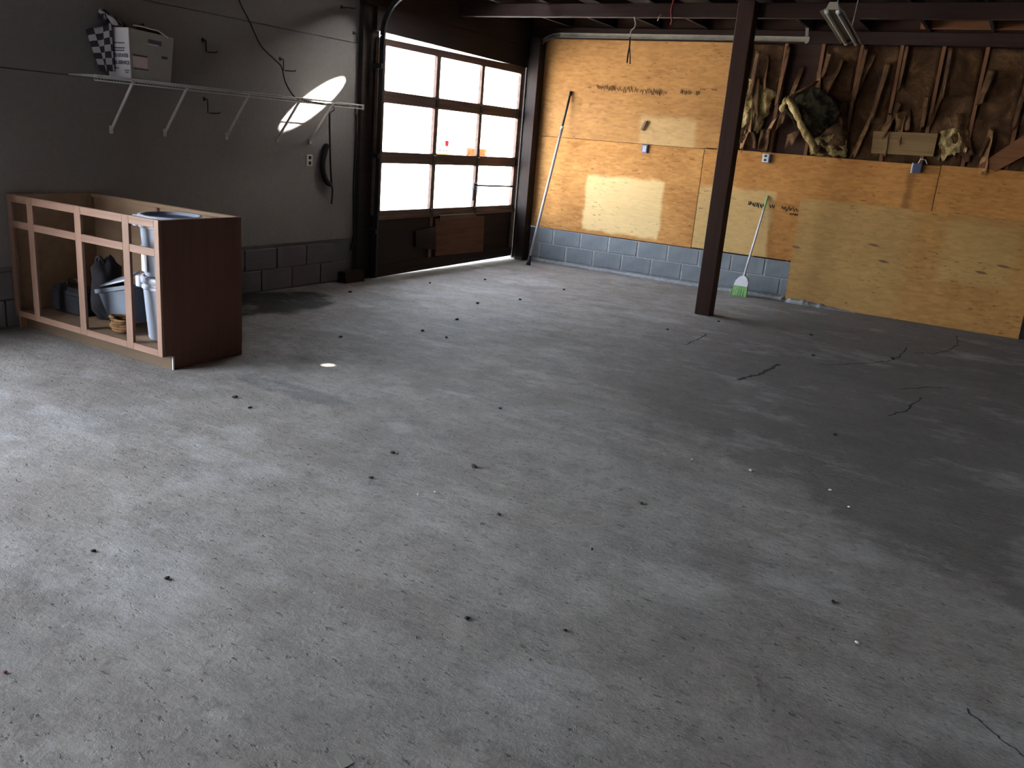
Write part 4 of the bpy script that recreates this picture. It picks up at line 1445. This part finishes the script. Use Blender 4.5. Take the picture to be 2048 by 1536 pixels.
MB().tube([a + Vector((0.02, 0.01, 0.03)), a, W(1315, 42, 1, -1.715)], 0.005, 6).build('wire', 'rope_pale', t, True)
a = W(1347, 0, 1, -1.715)
t = thing('red_wire', a, 'red electric wire hanging down across the dark beam', 'wire')
MB().tube(densify([a + Vector((0, 0, 0.12)), a, W(1342, 22, 1, -1.715), W(1344, 40, 1, -1.715), W(1341, 50, 1, -1.715)]), 0.008, 6).build('wire', 'red_cable', t, True)

# ------------------------------------------------------------------ floor details
def crack(pts, w, seed):
    m_ = MB()
    rnd = random.Random(seed)
    P_ = [W(u, v, 2, 0.0) for (u, v) in pts]
    dense = []
    for i_ in range(len(P_) - 1):
        for j_ in range(6):
            dense.append(P_[i_].lerp(P_[i_ + 1], j_ / 6) + Vector((rnd.uniform(-1, 1) * 0.012, rnd.uniform(-1, 1) * 0.012, 0)))
    dense.append(P_[-1])
    for i_ in range(len(dense) - 1):
        d_ = (dense[i_ + 1] - dense[i_])
        n_ = Vector((-d_.y, d_.x, 0)).normalized()
        w0, w1 = w * rnd.uniform(0.3, 1), w * rnd.uniform(0.3, 1)
        z0, z1 = Vector((0, 0, 0.0006)), Vector((0, 0, -0.004))
        m_.hexa([dense[i_] - n_ * w0 + z1, dense[i_] + n_ * w0 + z1, dense[i_ + 1] + n_ * w1 + z1, dense[i_ + 1] - n_ * w1 + z1],
                [dense[i_] - n_ * w0 + z0, dense[i_] + n_ * w0 + z0, dense[i_ + 1] + n_ * w1 + z0, dense[i_ + 1] - n_ * w1 + z0])
    return m_.build('floor_crack', 'crack_dark', floor)


crack([(1476, 760), (1500, 752), (1520, 750), (1540, 738), (1556, 728)], 0.022, 1)
crack([(1640, 727), (1660, 730), (1700, 728), (1745, 726), (1785, 720), (1800, 712), (1812, 694)], 0.010, 2)
crack([(1830, 706), (1868, 707), (1895, 701), (1915, 690), (1914, 672)], 0.009, 3)
crack([(1800, 778), (1850, 775), (1900, 776)], 0.010, 4)
crack([(1775, 832), (1815, 820), (1842, 795)], 0.010, 5)
crack([(1930, 1417), (1985, 1465), (2046, 1512), (2090, 1550)], 0.004, 6)
crack([(1370, 690), (1395, 680), (1412, 668)], 0.010, 7)


def chip(u, v, s, mat, name, label, group, seed):
    p = W(u, v, 2, 0.0)
    rnd = random.Random(seed)
    vs, fs_ = [], []
    nu, nv = 7, 4
    rot = rnd.uniform(0, 6)
    el = rnd.uniform(0.5, 0.9)
    for i_ in range(nv + 1):
        for j_ in range(nu):
            th, ph = math.pi * i_ / nv, 2 * math.pi * j_ / nu
            k_ = s * rnd.uniform(0.75, 1.15)
            x_, y_ = math.sin(th) * math.cos(ph) * k_, math.sin(th) * math.sin(ph) * k_ * el
            vs.append((x_ * math.cos(rot) - y_ * math.sin(rot), x_ * math.sin(rot) + y_ * math.cos(rot), s * 0.42 * (1 + math.cos(th)) * rnd.uniform(0.9, 1.0)))
    for i_ in range(nv):
        for j_ in range(nu):
            fs_.append((i_ * nu + j_, i_ * nu + (j_ + 1) % nu, (i_ + 1) * nu + (j_ + 1) % nu, (i_ + 1) * nu + j_))
    o = MB().add(vs, fs_).build(name, mat)
    o.location = (p.x, p.y, 0)
    return tag(o, label, 'debris', group)


DK = [(334, 1158, 0.012), (187, 1103, 0.011), (998, 1030, 0.012), (470, 796, 0.02), (1665, 1204, 0.011), (742, 957, 0.014), (785, 907, 0.016),
      (1184, 1100, 0.010), (955, 607, 0.02), (860, 567, 0.02), (681, 675, 0.018), (948, 935, 0.02), (1000, 818, 0.014), (1128, 580, 0.02),
      (1622, 671, 0.02), (1437, 644, 0.02), (1335, 660, 0.02), (1626, 712, 0.02), (1670, 871, 0.018), (934, 1238, 0.012), (1283, 1008, 0.012),
      (845, 662, 0.018), (893, 676, 0.018), (970, 560, 0.02), (1130, 1262, 0.009), (1785, 718, 0.02), (500, 817, 0.016), (700, 585, 0.022), (914, 640, 0.02), (1040, 600, 0.02)]
for i, (u, v, s_) in enumerate(DK):
    own = {(470, 796): 'flat dark chip on the concrete in front of the cabinet toe kick', (1437, 644): 'small dark chip on the concrete beside the timber post foot',
           (1785, 718): 'dark chip lying in the long floor crack by the loose strand board', (700, 585): 'small dark chip on the concrete near the lumber offcut',
           (681, 675): 'small dark chip on the shaded concrete right of the cabinet', (1128, 580): 'small dark chip on the concrete by the foot of the leaning pole'}
    lab = own.get((u, v), 'small dark chip of debris lying on the open concrete floor')
    chip(u, v, s_, 'debris_dark', 'debris_chip', lab, 'dark debris chips on the floor', i)
for i, (u, v, s_) in enumerate(((1502, 942, 0.014), (1660, 981, 0.011), (1698, 1015, 0.010), (1714, 1286, 0.009), (870, 985, 0.008), (836, 990, 0.007), (1384, 920, 0.010))):
    chip(u, v, s_, 'debris_pale', 'paint_flake', 'tiny white flake lying on the concrete floor', 'white flakes on the floor', 100 + i)
chip(10, 1346, 0.009, 'debris_red', 'debris_chip', 'small red scrap lying on the concrete floor', None, 300)
# flat grey tape scrap at the bottom of the view
q = [W(668, 1511, 2, 0), W(690, 1505, 2, 0), W(708, 1526, 2, 0), W(684, 1540, 2, 0)]
o = MB().hexa([p + Vector((0, 0, 0.0002)) for p in q], [p + Vector((0, 0, 0.0016)) for p in q]).build('tape_scrap', 'tape_grey')
tag(o, 'flat grey square scrap of tape stuck to the concrete floor', 'scrap')

# ------------------------------------------------------------------ outside, seen through the door panes
g = MB().box(-140, -0.02, -80, 160, -0.14, -0.02).build('ground', 'pale_paving')
struct(g, 'pale sunlit paving outside the garage')


def far(u, v, x_):
    return W(u, v, 0, x_)


a, b_ = far(872, 274, -30), far(898, 311, -30)
t = thing('yard_sign', ((a.x + b_.x) / 2, (a.y + b_.y) / 2, -0.02), 'white sign board with a red mark seen far off through the middle garage door pane', 'sign')
z0, z1 = 0.02, a.z
MB().cbox(a.x - 0.05, a.x, a.y, b_.y, z0 + 0.05, z1, 0.01).build('board', 'sign_white', t)
wd = b_.y - a.y
MB().cbox(a.x, a.x + 0.012, a.y + wd * 0.66, a.y + wd * 0.92, z0 + (z1 - z0) * 0.52, z0 + (z1 - z0) * 0.84, 0.003).build('red_mark', 'sign_red', t)
MB().cbox(a.x, a.x + 0.012, a.y + wd * 0.30, a.y + wd * 0.45, z0 + (z1 - z0) * 0.66, z0 + (z1 - z0) * 0.70, 0.003).build('dark_mark', 'sign_black', t)
MB().cbox(a.x, a.x + 0.012, a.y + wd * 0.70, a.y + wd * 0.84, z0 + (z1 - z0) * 0.44, z0 + (z1 - z0) * 0.49, 0.003).build('dark_mark', 'sign_black', t)
m = MB()
for i in range(7):
    y_ = a.y + wd * (0.16 + 0.115 * i)
    m.bar((a.x + 0.01, y_, z0 + (z1 - z0) * 0.22), (a.x + 0.01, y_ + wd * 0.05 * (1 if i % 2 else -1), z0 + (z1 - z0) * 0.34), 0.01, wd * 0.05, (0, 1, 0))
m.build('lettering', 'sign_black', t)
MB().cbox(a.x, a.x + 0.012, a.y, b_.y, z0 + 0.06, z0 + 0.06 + (z1 - z0) * 0.1, 0.003).build('yellow_band', 'sign_yellow', t)
for y_ in (a.y + wd * 0.15, a.y + wd * 0.85):
    MB().tube([(a.x - 0.025, y_, -0.02), (a.x - 0.025, y_, z0 + 0.1)], 0.03).build('leg', 'sign_white', t)

a, b_ = far(936, 296, -30), far(971, 313, -30)
t = thing('brick_stack', ((a.x + b_.x) / 2, (a.y + b_.y) / 2, -0.02), 'low stack of orange bricks standing far outside behind the garage door mullion', 'bricks')
n_c = 6
bw = (b_.y - a.y) / n_c
bmesh_ = None
rows = 6
for r_ in range(rows):
    for c_ in range(n_c):
        if bmesh_ is None:
            o = MB().cbox(-0.15, 0.15, 0, bw * 0.96, 0, a.z / rows * 0.95, 0.006).build('brick', 'brick_orange', t)
            bmesh_ = o.data
        else:
            o = bpy.data.objects.new('brick', bmesh_)
            COL.objects.link(o)
            par(o, t)
        o.location = (a.x + random.uniform(-0.02, 0.02), a.y + c_ * bw, -0.02 + r_ * (a.z + 0.02) / rows)
